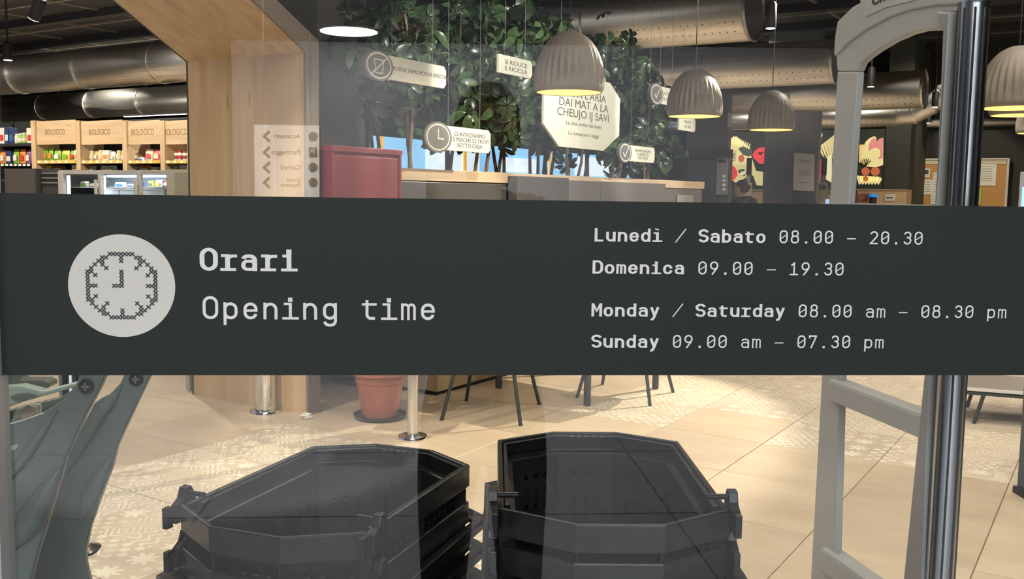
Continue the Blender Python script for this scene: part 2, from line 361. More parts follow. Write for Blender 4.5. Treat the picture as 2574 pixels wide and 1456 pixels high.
# ---- glass door
ws = tag(thing('door_1', None, None, G0, AZG, kind='structure'))
gp = MB().add([(-2.2, 0, 0), (2.6, 0, 0), (2.6, 0, 2.9), (-2.2, 0, 2.9)], [(0, 1, 2, 3)]).build('glass_front', glassm, ws)
gq = MB().box(-2.2, .002, 0, 2.6, .010, 2.9).build('glass_pane', clearm, ws)
MB().box(-2.2, -.01, 2.9, 2.6, .03, 2.98).build('top_rail', brushed, ws)
MB().box(-2.2, -.01, .0, 2.6, .03, .07).build('bottom_rail', brushed, ws)
MB().box(-.60, -.02, 0, -.5125, .012, 2.9).build('door_stile', wgrey2, ws)

# ================================================================== STROKE LETTERING (printed band)
C_ = .425
def arc(cx, cy, rx, ry, a0, a1, n=14):
    return [(cx+rx*math.cos(math.radians(a0+(a1-a0)*k/n)), cy+ry*math.sin(math.radians(a0+(a1-a0)*k/n))) for k in range(n+1)]
def rr(l, b, r, t, R):
    return arc(r-R, t-R, R, R, 0, 90, 8)+arc(l+R, t-R, R, R, 90, 180, 8)+arc(l+R, b+R, R, R, 180, 270, 8)+arc(r-R, b+R, R, R, 270, 360, 8)
KH = .74
def glyph(ch, wt, bold):
    """strokes: list of (points, closed, weight)"""
    m = wt/2; up = ch in 'OLSDM0123456789'
    hw = (.385 if up else .345) if bold else (.305 if up else .30)
    if not bold and ch == 'O': hw = .33
    if ch == 'm': hw = .375 if bold else .33
    if ch == 'L': hw = .33
    l, r = C_-hw+m, C_+hw-m
    if bold: m = m*KH
    b, T = m, 1-m; xh = .73; t = xh-m; R = (r-l)/2; c = C_
    S = lambda p, cl=False, q=wt: (p, cl, q)
    if ch == 'O': return [S(rr(l, b, r, T, R*.98), True)]
    if ch == '0': return [S(rr(l, b, r, T, R*.98), True), S([(l+.01, .33), (r-.01, .67)], q=.075)]
    if ch == 'o': return [S(rr(l, b, r, t, min(R, (t-b)/2)*.98), True)]
    if ch == 'c': k = R*.98; return [S(arc(r-k, t-k, k, k, 5, 90, 8)+arc(l+k, t-k, k, k, 90, 180, 8)+arc(l+k, b+k, k, k, 180, 270, 8)+arc(r-k, b+k, k, k, 270, 355, 8))]
    if ch == 'e':
        k = R*.98; y = .38
        return [S([(l+.02, y), (r, y)], q=wt*.8), S([(r, y-wt*.4), (r, t-k)]+arc(r-k, t-k, k, k, 0, 90, 8)+arc(l+k, t-k, k, k, 90, 180, 8)+arc(l+k, b+k, k, k, 180, 270, 8)+arc(r-k, b+k, k, k, 270, 345, 7))]
    if ch == 'r':
        s = c-.06
        return [S([(c-.335, xh-m*.85), (s+m*.9, xh-m*.85)], q=wt*.85), S([(s, xh), (s, 0)]), S([(c-.37, m*.8), (c+.30, m*.8)], q=wt*.8),
                S(arc(s+.24, t-.22, .24, .22, 180, 90, 8)+[(c+.35, t)], q=wt*.85)]
    if ch == 'a':
        k = .2; by = .43
        return [S(arc(l+k, t-.17, k, .17, 165, 90, 6)+arc(r-k, t-k, k, k, 90, 0, 8)+[(r, 0)]),
                S(rr(l, b, r, by, (by-b)/2*.98), True, wt*.88)]
    if ch in 'iì':
        o = [S([(c-.28, xh-m*.8), (c+m*.9, xh-m*.8)], q=wt*.8), S([(c, xh-.01), (c, .02)]), S([(c-.345, m*.8), (c+.365, m*.8)], q=wt*.8)]
        if ch == 'i': h = wt*1.08 if bold else .19; o.append(S([(c, .955-h), (c, .955)], q=h))
        else: o.append(S([(c-.2, 1.0), (c+.1, .90)], q=.11))
        return o
    if ch == 'p': k = R*.95; return [S([(l, xh), (l, -.25)]), S(rr(l, b, r, t, k), True)]
    if ch in 'b': k = R*.95; return [S([(l, 1.0), (l, 0)]), S(rr(l, b, r, t, k), True)]
    if ch in 'd': k = R*.95; return [S([(r, 1.0), (r, 0)]), S(rr(l, b, r, t, k), True)]
    if ch == 'g': k = R*.95; d = -.25; q = .2; return [S(rr(l, b, r, t, k), True), S([(r, xh), (r, d+q)]+arc(r-q, d+q, q, q-.01, 0, -90, 7)+arc(l+q, d+q, q, q-.01, -90, -170, 6))]
    if ch == 'n': k = R; return [S([(l, xh), (l, 0)]), S([(l+.0, t-k*1.0)]+arc(l+k, t-k, k, k, 175, 0, 14)+[(r, 0)])]
    if ch == 'u': k = R; return [S([(r, xh), (r, 0)]), S([(l, xh)]+arc(l+k, b+k, k, k, 180, 355, 14)+[(r, b+k)])]
    if ch == 'm':
        k = (c-l)/2; q = wt*.85
        return [S([(l, xh), (l, 0)], q=q), S(arc(l+k, t-k, k, k*1.05, 175, 0, 10)+[(c, 0)], q=q), S(arc(c+k, t-k, k, k*1.05, 175, 0, 10)+[(r, 0)], q=q)]
    if ch == 't': s = c-.1; q = .17; return [S([(s, .86), (s, b+q)]+arc(s+q, b+q, q, q, 180, 270, 7)+[(r+.01, b)]), S([(c-.32, xh-m*.85), (c+.32, xh-m*.85)], q=wt*.85)]
    if ch == 'L': return [S([(l+.0, 1), (l, m*.85), (r+m, m*.85)])]
    if ch == 'S':
        my = .51; ry1 = (T-my)/2; ry2 = (my-b)/2
        return [S(arc(c, T-ry1*1.0, R, ry1, 12, 90, 7)+arc(c, T-ry1, R, ry1, 90, 255, 12)+arc(c, b+ry2, R, ry2, 75, -90, 13)+arc(c, b+ry2, R, ry2, -90, -168, 7))]
    if ch == 'D': k = R*1.1; return [S([(l, m), (l, 1-m)]+arc(r-k, T-k, k, k, 90, 0, 8)+arc(r-k, b+k, k, k, 0, -90, 8), True)]
    if ch == 'M': return [S([(l, 0), (l, 1)]), S([(r, 0), (r, 1)]), S([(l+.01, .97), (c, .42), (r-.01, .97)], q=wt*.8)]
    if ch == 'y': return [S([(l-.01, xh), (c+.01, .06)]), S([(r+.01, xh), (c-.02, 0), (c-.12, -.19), (c-.2, -.21), (c-.28, -.21)])]
    if ch == '8': return [S(rr(l, b, r, .55, .2), True), S(rr(l+.035, .55, r-.035, T, .18), True)]
    if ch == '.': h = .17; return [S([(c, 0), (c, h)], q=h)]
    if ch == '–': return [S([(c-.33, .40), (c+.33, .40)], q=.085)]
    if ch == '/': return [S([(c-.36, -.02), (c+.38, 1.0)], q=.085)]
    if ch == '2': return [S(arc(c, T-R, R, R, 165, 0, 14)+[(r-.0, T-R*1.15), (r-.06, T-R*1.6), (l+.01, b), (r+m, b)])]
    if ch == '3': return [S([(l+.01, T-.16)]+arc(c, T-.23, R*.94, .225, 160, -60, 14)+[(c-.06, .54)]), S([(c-.06, .54)]+arc(c-.0, b+.245, R, .245, 75, -165, 16))]
    if ch == '1': return [S([(l+.03, .74), (c+.0, T-.02), (c, 0)]), S([(c-.31, m*.85), (c+.31, m*.85)], q=wt*.9)]
    if ch == '9': return [S(rr(l, .43, r, T, R*.97), True), S([(r-.005, .62), (r-.05, .47), (c-.14, .0)])]
    if ch == '7': return [S([(l, .77), (l, T), (r, T), (r, .9), (c-.12, 0)])]
    return []
def ribbon(mb, pts, wt, closed, f, kh=1.0):
    P = []
    for p in pts:
        if not P or math.hypot(p[0]-P[-1][0], p[1]-P[-1][1]) > 1e-4: P.append(p)
    if closed and math.hypot(P[0][0]-P[-1][0], P[0][1]-P[-1][1]) < 1e-3: P.pop()
    n = len(P); Lf = []; Rt = []
    for i in range(n):
        a = P[i-1] if (i > 0 or closed) else None; c = P[(i+1) % n] if (i < n-1 or closed) else None; p = P[i]
        def nd(a, b): d = (b[0]-a[0], b[1]-a[1]); l = math.hypot(*d); return (-d[1]/l, d[0]/l)
        if a is None: nn = nd(p, c); k = 1
        elif c is None: nn = nd(a, p); k = 1
        else:
            n1, n2 = nd(a, p), nd(p, c); s = (n1[0]+n2[0], n1[1]+n2[1]); l = math.hypot(*s) or 1e-6; nn = (s[0]/l, s[1]/l)
            k = 1/max(.45, nn[0]*n1[0]+nn[1]*n1[1])
        Lf.append((p[0]+nn[0]*wt/2*k, p[1]+nn[1]*wt/2*k*kh)); Rt.append((p[0]-nn[0]*wt/2*k, p[1]-nn[1]*wt/2*k*kh))
    vs_ = [f(*q) for q in Lf]+[f(*q) for q in Rt]
    fs = [(i, (i+1) % n, n+(i+1) % n, n+i) for i in range(n if closed else n-1)]
    mb.add(vs_, fs)
band = thing('sign_band', 'wide dark green opening hours band with clock icon stuck on the glass', 'sign', G0, AZG)
s0, z1 = gl(0, 485); z1 = 1.4925; z0 = 1.3101
MB().box(-.80, -.0016, z0, .92, -.0004, z1).build('band_film', band_m, band)
def line(segs, px0, py0, px1, py1, cap, wr, wb, ncell, x_off0):
    """segs: (text, bold); px0 = left edge of the first glyph, px1 = right edge of the last"""
    sa, za = gl(px0, py0); sb, zb = gl(px1, py1)
    adv = (sb-sa)/ncell; txt = ''.join(t for t, _ in segs)
    mb = MB(); k = 0; zz = (za+zb)/2
    for t, bd in segs:
        for ch in t:
            for si, (pts, cl, q) in enumerate(glyph(ch, wb if bd else wr, bd)):
                ox = sa+k*adv-x_off0*adv/.85
                ribbon(mb, pts, q, cl, lambda x, y: (ox+x*adv/.85, -.0021-.00004*si, zz+y*cap), KH if bd else 1.0)
            k += 1
    o = mb.build('text_line', bprint, band); o['label'] = 'off-white line reading ' + txt
    return o
# advance given as number of cells between the two reference pixels
line([('Orari', True)], 503.6, 681, 503.6+50.3*4, 681, .0232, .13, .205, 4, .04)
line([('Opening time', False)], 511, 802.5, 511+49.6*11, 803.5, .0236, .128, .2, 11, .095)
line([('Lunedì', True), (' ', False), ('/', False), (' ', False), ('Sabato', True), (' 08.00 – 20.30', False)], 1493.6, 607.7, 2295.0, 614, .01385, .115, .202, 28, .095)
line([('Domenica', True), (' 09.00 – 19.30', False)], 1488.4, 688.2, 2094.5, 692, .01385, .115, .202, 21, .04)
line([('Monday', True), (' ', False), ('/', False), (' ', False), ('Saturday', True), (' 08.00 am – 08.30 pm', False)], 1485.7, 794.5, 2503.0, 800.1, .01385, .115, .202, 36, .04)
line([('Sunday', True), (' 09.00 am – 07.30 pm', False)], 1485.2, 872.6, 2195.0, 876, .01385, .115, .202, 25, .04)
ic = MB().add([(-.393+.0524*math.cos(2*PI*k/72), -.0020, 1.4012+.0518*math.sin(2*PI*k/72)) for k in range(72)], [tuple(range(72))]).build('clock_disc', mat('disc_white_print', (.50, .49, .455), .6, spec=.2), band)
ROWS = {0: range(-3, 4), 1: (0, -5, -4, 4, 5), 2: (0, -6, -5, 5, 6), 3: (-7, -5, 5, 7), 4: (-8, -4, 4, 8), 5: (-9, -8, 8, 9, 0), 6: (-9, -7, 7, 9, 0), 7: (-9, 9, 0), 8: (-9, 9, 0),
        9: (-9, -8, -7, -2, -1, 0, 7, 8, 9), 10: (-9, 9), 11: (-9, 9), 12: (-9, -7, 7, 9), 13: (-9, -8, 8, 9), 14: (-8, -4, 4, 8), 15: (-7, -5, 5, 7), 16: (-6, -5, 5, 6, 0), 17: (-5, -4, 4, 5, 0), 18: range(-3, 4)}
mb = MB(); px_, pz_ = .0660/18, .0640/18; hx_ = .0018
for r_, cs in ROWS.items():
    for c_ in cs:
        x = -.3930+c_*px_; z = 1.4014+(9-r_)*pz_
        for sg in (1, -1): ribbon(mb, [(-hx_*1.05, -hx_*sg), (hx_*1.05, hx_*sg)], .0012, False, lambda a, b_: (x+a, -.0024-(.00005 if sg > 0 else 0), z+b_))
tag(mb.build('cross_stitch_clock', inkb, band), 'dark cross-stitch drawing of a clock face', kind=None)

# ================================================================== SHOPPING BASKETS
def octo(hx, hy, ky=.745, kx=.37, z=0, d=0):
    hx0, hy0 = hx-d, hy-d
    P = [(hx, ky*hy), (kx*hx, hy), (-kx*hx, hy), (-hx, ky*hy), (-hx, -ky*hy), (-kx*hx, -hy), (kx*hx, -hy), (hx, -ky*hy)]
    sx, sy = hx0/hx, hy0/hy
    return [(p[0]*sx, p[1]*sy, z) for p in P]
HX, HY = .157, .246
def basket(top):
    root = thing('shopping_basket', 'x', 'basket')
    sec = [(.003, -.040), (0, -.038), (0, -.002), (.0015, 0), (.006, 0), (.0075, -.002), (.010, -.030), (.022, -.033), (.024, -.036), (.021, -.040)]
    mb = MB(); mb.rings([octo(HX, HY, z=z, d=d) for d, z in sec], closed=True)
    for sx in (-1, 1):                                   # corner ribs under the skirt
        for yy in (-.17, 0, .17): mb.box(sx*(HX-.024), yy-.0012, -.10, sx*(HX-.001), yy+.0012, -.038)
    for sy in (-1, 1):
        for xx in (-.055, .055): mb.box(xx-.0012, sy*(HY-.024), -.10, xx+.0012, sy*(HY-.002), -.038)
    mb.build('rim', blackrim, root, bevel=.0008)
    T = octo(HX, HY, z=-.034, d=.024); B = octo(HX*.80, HY*.84, z=-.215)
    mb = MB()
    rows = [0, .16, .21, .30, .80, 1]
    for i in range(8):
        a, b2, c2, d2 = Vector(T[i]), Vector(T[(i+1) % 8]), Vector(B[(i+1) % 8]), Vector(B[i])
        L_ = (a-b2).length; nsl = max(0, int((L_-.03)/.021)) if L_ > .09 else 0
        cols = [0]
        if nsl:
            m0 = .5-(nsl*.021)/L_/2
            for k in range(nsl): cols += [m0+(k*.021+.006)/L_, m0+(k*.021+.015)/L_]
        cols.append(1)
        def q(u, v_): return (a*(1-u)+b2*u)*(1-v_)+(d2*(1-u)+c2*u)*v_
        for ci in range(len(cols)-1):
            for ri in range(5):
                if nsl and ci % 2 == 1 and ri in (1, 3): continue
                mb.add([q(cols[ci], rows[ri]), q(cols[ci+1], rows[ri]), q(cols[ci+1], rows[ri+1]), q(cols[ci], rows[ri+1])], [(0, 1, 2, 3)])
    mb.add(B, [tuple(range(8))])
    mb.build('body', black, root, solid=.0028)
    hb = MB()
    if top:                                               # folded bow handle inside the rim
        y0 = -.62*HY
        o8 = octo(HX, HY, d=.0125); pth = [(-HX+.0125, y0, -.010)]+[(p[0], p[1], -.010) for p in (o8[3], o8[2], o8[1], o8[0])]+[(HX-.0125, y0, -.010)]
        rs = []
        for k, p in enumerate(pth):
            p = Vector(p); n = Vector((p.x, p.y, 0)).normalized() if 0 < k < 5 else Vector((1 if p.x > 0 else -1, 0, 0))
            rs.append([tuple(p+n*.004+Vector((0, 0, .006))), tuple(p-n*.004+Vector((0, 0, .006))), tuple(p-n*.004-Vector((0, 0, .014))), tuple(p+n*.004-Vector((0, 0, .014)))])
        hb.rings(rs)
        for k in range(5): hb.box(-.03+k*.013, HY-.030, -.012, -.022+k*.013, HY-.016, -.002)
        hb.build('handle', black, root, bevel=.001)
    else:
        sec = [(-.022, -.034), (-.022, -.052), (-.0195, -.054), (-.012, -.050), (-.001, -.046), (-.001, -.040), (-.006, -.036), (-.018, -.034)]
        hb.rings([octo(HX, HY, ky=.80, kx=.55, z=z, d=d) for d, z in sec], closed=True); hb.build('handle', black, root, bevel=.0012)
    for sx in (-1, 1):
        y0 = -.66*HY; lg = MB()
        lg.prism([(y0-.030, -.028), (y0-.026, -.002), (y0-.012, .006), (y0-.006, .021), (y0+.006, .022), (y0+.014, .010), (y0+.018, -.002), (y0+.022, -.030)], sx*(HX+.001), sx*(HX+.014), 'x')
        lg.tube([(sx*(HX+.012), y0, .012), (sx*(HX-.028), y0, .012)], .0042, 10)
        lg.box(sx*(HX+.001), y0-.05, -.03, sx*(HX+.010), y0-.036, .002)
        lg.build('hinge_lug', black, root, bevel=.0012)
    return root
top0 = basket(True); low0 = basket(False)
def stack(p, rz, nm, first_top, first_low, gaps):
    z = p[2]
    for k in range(len(gaps)+1):
        src = (top0 if first_top else None) if k == 0 else (low0 if (k == 1 and first_low) else None)
        P = Vector((p[0], p[1], z)); R_ = rz+(0 if k == 0 else rnd.uniform(-.008, .008))
        lab = [f'black octagonal plastic shopping basket on top of the {nm} stack', f'second black basket from the top of the {nm} stack', f'third black basket from the top of the {nm} stack'][k] if k < 3 else f'black basket low in the {nm} stack by the glass'
        if src: o = src; o.location = P; o.rotation_euler = (0, 0, R_)
        else: o = dup(top0 if k == 0 else low0, P, R_)
        o['label'] = lab; o['group'] = f'black baskets in the {nm} stack'
        if k < len(gaps): z -= gaps[k]
gp_ = [.052]*15
def fitc(pts, z):
    c = Vector((0, 0, 0))
    for q in pts: c += atZ(*q, z)
    return c/len(pts)
ZL, ZR = 1.03, 1.075
cL = fitc([(453, 1270), (529, 1330), (716, 1353), (916, 1342), (1169, 1167), (1081, 1124), (942, 1115), (797, 1121)], ZL)
cR = fitc([(1257, 1105), (1395, 1087), (1555, 1087), (1713, 1109), (1831, 1280), (1664, 1320), (1436, 1318), (1244, 1277)], ZR)
stack((cL.x, cL.y, ZL), -math.atan2(.122, .333), 'left', True, True, [.066]+gp_[:13])
stack((cR.x, cR.y, ZR), math.atan2(.008, .387), 'right', False, False, [.052]+gp_[:14])

# ================================================================== WOODEN PORTAL
Z0, SL = 2.384, .56
pr = gthing('wooden_portal', 'walk-through portal lined in pale wood with dark outer casing', 'portal', -4.54, 4.668)
XF = -1.11                                    # far side, in the portal's own frame (x runs towards the room)
def dz(y): return Z0-y*SL
MB().box(XF, 0, 0, 0, .10, Z0).build('side_lining', wd_v, pr)
# sloping soffit
slo = MB().prism([(0.0, Z0), (-1.05, Z0+1.05*SL), (-1.05, Z0+1.05*SL+.1), (.10, Z0+.1), (.10, Z0)], XF, 0, 'x')
so = slo.build('sloping_lining', wd_s, pr)
MB().box(XF, -2.2, Z0+1.05*SL, 0, -1.05, Z0+1.05*SL+.1).build('top_lining', wd_x, pr)
trm = mat('grey_wood_edge', (.20, .175, .14), .5, 0, .08, 30)
tp = [(.001, 0), (.118, 0), (.118, Z0+.085), (-.255, Z0+.285), (-1.05, Z0+1.05*SL+.14), (-1.05, Z0+1.05*SL), (0.001, Z0)]
MB().prism(tp, 0.0005, .022, 'x').build('front_trim', trm, pr)
MB().prism(tp, XF-.02, XF-.0005, 'x').build('back_trim', olive, pr)
MB().prism([(.119, 0), (.16, 0), (.16, 4.1), (-2.2, 4.1), (-2.2, Z0+1.05*SL+.142), (-1.05, Z0+1.05*SL+.142), (-.255, Z0+.287), (.119, Z0+.087)], XF, -.03, 'x').build('casing', nearblack, pr)

# ================================================================== RED CABINET
rc = gthing('red_cabinet', 'dark red metal cabinet beside the wooden portal', 'cabinet', -4.47, 4.845)
MB().box(-.675, 0, .52, 0, .72, 1.755).build('body', red, rc, bevel=.004)
MB().box(-.675, -.012, 1.756, .022, .732, 1.795).build('top', red, rc, bevel=.004)
MB().box(.001, .005, .55, .014, .695, 1.73).build('door', red, rc, bevel=.003)
MB().box(.001, .698, .52, .022, .722, 1.755).build('edge_strip', red, rc, bevel=.003)
MB().box(.001, -.008, .52, .022, .003, 1.755).build('edge_strip', red, rc, bevel=.003)
tag(MB().box(0, 0, 0, .06, .10, .14).build('dark_box', matblack), 'small black box fixed to the front of the red cabinet', 'box').location = W(-4.45, 4.9, 1.28); bpy.data.objects['dark_box'].rotation_euler = (0, 0, -AZ)

# ================================================================== PLANTER PARTITION
pp = gthing('planter_partition', 'long grey planter partition with a pale wood rim', 'planter', -4.6, 5.60)
LEN = 6.38
MB().box(-.9, 0, 0, -.03, LEN, 1.58).build('body', charcoal, pp)
MB().box(-.9, .02, 1.5805, -.06, LEN-.02, 1.60).build('soil', soil, pp)
MB().box(-.07, -.01, 1.5815, 0, LEN, 1.672).build('front_rim', wd_y, pp, bevel=.004)
MB().box(-.95, -.01, 1.5815, -.88, LEN, 1.672).build('back_rim', wd_y, pp, bevel=.004)
MB().box(-.879, -.01, 1.605, -.071, .06, 1.672).build('end_rim', wd_y, pp, bevel=.004)
cg = mat('grey_cladding', (.15, .14, .135), .3)
for a, b_, p_ in ((.10, 1.62, 0), (4.95, 6.3, 0)):
    MB().box(-.028, a, .42, -.004, b_, 1.572).build('panel', charcoal if p_ == 0 and a < 1 else cg, pp, bevel=.003)
for a, b_, m_, zt in ((1.64, 2.58, charcoal, 1.645), (2.60, 3.25, cg, 1.625), (3.27, 4.9, cg, 1.625)):
    MB().box(.002, a, .42, .10, b_, zt).build('raised_panel', m_, pp, bevel=.008)
pb = gthing('bench_plinth', 'low knotty wood plinth at the foot of the grey partition', 'plinth', -4.19, 5.67)
MB().box(-.377, 0, .03, 0, 5.9, .41).build('box', wd_d, pb, bevel=.003)
MB().box(-.36, .02, 0, -.02, 5.88, .029).build('kick', matblack, pb)
# label plate on the last panel
nt_ = gthing('wall_notice', 'pale grey notice plate on the partition under the rim', 'sign', -4.59, 11.05, 1.38)
MB().box(0, 0, -.16, .008, .50, .12).build('plate', mat('pale_plate', (.3, .29, .28), .5), nt_, bevel=.002)
for k in range(3): MB().box(.0085, .12, -.02-.035*k, .0095, .38-.05*k, -.008-.035*k).build('text_line', greytext, nt_)

# ================================================================== SCHEFFLERA HEDGE
def leaf_mesh(nl, L_, wd, m, droop):
    mb = MB()
    mb.tube([(0, 0, 0), (0, 0, .03), (.0, 0, .055)], .0022, 4)
    for k in range(nl):
        a = 2*PI*k/nl+rnd.uniform(-.15, .15); l = L_*rnd.uniform(.8, 1.05); q = wd*rnd.uniform(.85, 1.1)
        ca, sa = math.cos(a), math.sin(a); st = .22*l
        def P(t, side, dz_): # t along leaflet 0..1
            rad = st+t*l; h = .055-droop*t*t*l-.1*l*t+dz_
            return (ca*rad-sa*side, sa*rad+ca*side, h)
        T = [0, .22, .55, .86, 1]; Wd = [.10, .66, 1, .80, .12]
        vs_ = []
        for t, ww in zip(T, Wd): vs_ += [P(t, -q/2*ww, .18*q*ww), P(t, 0, 0), P(t, q/2*ww, .18*q*ww)]
        fs = []
        for r_ in range(4):
            for c_ in range(2): b0 = r_*3+c_; fs.append((b0, b0+1, b0+4, b0+3))
        mb.add(vs_, fs)
        mb.add([(0, 0, .055), P(0, -.002, 0), P(0, .002, 0)], [(0, 1, 2)])
    me = mb.mesh('leaf', m)
    for p in me.polygons: p.use_smooth = True
    return me
LM = [leaf_mesh(7, .115, .066, leafm, .5), leaf_mesh(7, .125, .074, leafd, .7), leaf_mesh(8, .105, .058, leafd, .4), leaf_mesh(6, .13, .078, leafm, .9)]
def put_leaf(root, p, s, tilt_dir=None, lm=None):
    o = bpy.data.objects.new('leaf', lm or rnd.choice(LM)); COL.objects.link(o); o.parent = root
    d = Vector((rnd.gauss(0, .6), rnd.gauss(0, .6), rnd.uniform(.1, 1.0)))
    if tilt_dir: d += tilt_dir*rnd.uniform(.4, 1.3)
    q = d.normalized().to_track_quat('Z', 'Y'); o.rotation_mode = 'XYZ'
    o.rotation_euler = (q.to_matrix().to_4x4() @ Matrix.Rotation(rnd.uniform(0, 6.28), 4, 'Z')).to_euler(); o.location = p; o.scale = (s, s, s); return o
def plant(x, y, h, n, spread, lab, low=.22, barkm=bark, dense=1.0):
    root = gthing('umbrella_plant', lab, 'plant', x, y, 1.59, group='umbrella plants in the partition planter')
    mb = MB(); tips = []
    for k in range(rnd.choice((2, 3, 3))):
        a = rnd.uniform(0, 6.28); p = Vector((rnd.uniform(-.06, .06), rnd.uniform(-.1, .1), 0)); pth = [p.copy()]
        lean = Vector((math.cos(a)*.10, math.sin(a)*.16, 0)); hh = h*rnd.uniform(.75, 1)
        for t in range(5): p = p+lean/5+Vector((rnd.uniform(-.03, .03), rnd.uniform(-.04, .04), hh/5)); pth.append(p.copy())
        mb.tube(pth, [.017-.002*i for i in range(len(pth))], 6); tips.append(pth)
    mb.build('stem', barkm, root, smooth=True)
    for k in range(n):
        pth = rnd.choice(tips); t = rnd.uniform(low, 1.0); f_ = t*(len(pth)-1); i = min(int(f_), len(pth)-2); c = pth[i].lerp(pth[i+1], f_-i)
        q = Vector((rnd.gauss(0, 1), rnd.gauss(0, 1), rnd.gauss(0, .6))).normalized()*rnd.uniform(.05, spread)
        P = c+q; P.x = max(-.4, min(.42, P.x))
        put_leaf(root, P, rnd.uniform(.8, 1.15), q.normalized())
spots_ = [(-5.0, 5.95, 1.5, 34, .34, .5), (-4.95, 6.35, 1.6, 46, .34, .42), (-5.0, 6.85, 1.75, 66, .38, .28), (-4.95, 7.3, 1.9, 74, .38, .25), (-5.0, 7.75, 1.9, 70, .38, .25), (-4.95, 8.2, 1.75, 52, .36, .3),
          (-5.0, 8.65, 1.7, 48, .36, .3), (-4.95, 9.1, 1.6, 54, .34, .3), (-5.0, 9.55, 1.75, 62, .36, .25), (-4.95, 10.0, 1.7, 62, .36, .25), (-5.0, 10.45, 1.5, 54, .36, .2), (-4.95, 10.95, 1.4, 44, .34, .2), (-5.0, 11.45, 1.2, 30, .32, .2)]
ordn = ['nearest', 'second', 'third', 'fourth', 'fifth', 'sixth', 'seventh', 'eighth', 'ninth', 'tenth', 'eleventh', 'twelfth', 'farthest']
for k, (x, y, h, n, s_, lo) in enumerate(spots_):
    plant(x, y, h, n, s_, f'umbrella plant with fingered leaves, {ordn[k]} from the red cabinet in the long planter', lo, bark if k % 2 else barkd)

# signs hung among the plants (parallel to the partition)
def hang_sign(ya, za, yb, zb, lines, size, lab, icon=None, octg=False, sx=1.6, X=-4.42):
    r_ = gthing('hanging_sign', lab, 'sign', X, (ya+yb)/2, (za+zb)/2, group='off-white signs among the plants')
    w2, h2 = (yb-ya)/2, (zb-za)/2
    if octg: pts = [(-w2, -h2*.45), (-w2*.62, -h2), (w2*.55, -h2), (w2, -h2*.5), (w2, h2*.6), (w2*.7, h2), (-w2*.7, h2), (-w2, h2*.6)]
    else: pts = [(-w2, -h2), (w2-.03, -h2), (w2, -h2+.03), (w2, h2-.03), (w2-.03, h2), (-w2, h2)]
    MB().prism(pts, -.012, .012, 'x').build('board', offwhite, r_, bevel=.002)
    for sgn in (-1, 1): MB().tube([(0, sgn*w2*.6, h2), (0, sgn*w2*.6, CZ-(za+zb)/2)], .0018, 5).build('hanging_wire', mat('wire', (.2, .2, .2), .5), r_)
    n = len(lines)
    for k, (t, s_) in enumerate(lines):
        z = h2*.62-(k+.5)*(h2*1.36/n) if n > 1 else 0
        off = .18*w2 if icon else 0
        ftext(t, s_, greytext, r_, fr((0, 1, 0), (0, 0, 1), (.0128, off, z)), sx=sx)
    if icon:
        cy = -w2; R_ = h2*1.25
        MB().rings([[(xx, cy+R_*sxx*math.cos(2*PI*k/28)*1.5, R_*sxx*math.sin(2*PI*k/28)) for k in range(28)] for xx, sxx in ((-.014, 1), (.016, 1))]).build('icon_disc', mat('icon_grey', (.13, .13, .125), .6), r_)
        mb = MB(); ring = [(cy+R_*.82*1.5*math.cos(2*PI*k/24), R_*.82*math.sin(2*PI*k/24)) for k in range(24)]
        ribbon(mb, ring, .012, True, lambda a, b_: (.0168, a, b_))
        if icon == 'bin': ribbon(mb, [(cy-.05, .04), (cy-.035, -.05), (cy+.035, -.05), (cy+.05, .04)], .008, True, lambda a, b_: (.0168, a, b_)); ribbon(mb, [(cy-.09, -.07), (cy+.1, .07)], .01, False, lambda a, b_: (.0172, a, b_))
        if icon == 'check': ribbon(mb, [(cy-.06, .0), (cy-.01, -.04), (cy+.07, .06)], .014, False, lambda a, b_: (.0168, a, b_))
        if icon == 'clock': ribbon(mb, [(cy, .06), (cy, -.01), (cy+.07, -.01)], .012, False, lambda a, b_: (.0168, a, b_))
        mb.build('icon_mark', offwhite, r_)
hang_sign(5.26, 2.275, 6.05, 2.44, [('PRODUCIAMO POCHI SPRECHI', .042)], 1, 'off-white sign reading produciamo with a crossed-out bin icon, by the red cabinet', 'bin', sx=1.15)
hang_sign(6.78, 2.48, 7.31, 2.63, [('SI RIDUCE', .05), ('E RICICLA', .05)], 1, 'small off-white sign high between the leaves left of the big pendant lamp')
hang_sign(5.95, 1.815, 6.67, 2.00, [('CI AVVICINIAMO', .046), ('TE PERCHÉ CI TROVI', .046), ('SOTTO CASA', .046)], 1, 'off-white sign reading sotto casa with a round icon, low over the rim', 'clock', sx=1.25)
hang_sign(7.52, 1.925, 9.05, 2.60, [('BIN A L\'ARIA', .105), ('DAI MAT A LA', .105), ('CHEUJO IJ SAVI', .105), ('La città scritta dai matti', .05), ('La conoscono i saggi', .05)], 1, 'large eight-sided off-white sign behind the biggest pendant lamp', octg=True, sx=1.5)
hang_sign(9.2, 1.845, 9.95, 2.01, [('PROMUOVIAMO', .04), ('IL RISPETTO', .04), ('PER TUTTI', .04)], 1, 'small off-white sign with tick icon low right of the eight-sided sign', 'check', sx=1.4)
hang_sign(9.95, 2.50, 10.5, 2.69, [('CI PIACE', .05), ('IL VERDE', .05)], 1, 'small off-white sign high among leaves left of the second pendant lamp', 'check', sx=1.3)
hang_sign(10.62, 2.25, 11.12, 2.41, [('SIAMO', .05), ('VICINI', .05)], 1, 'smallest off-white sign, below the second pendant lamp', sx=1.4)

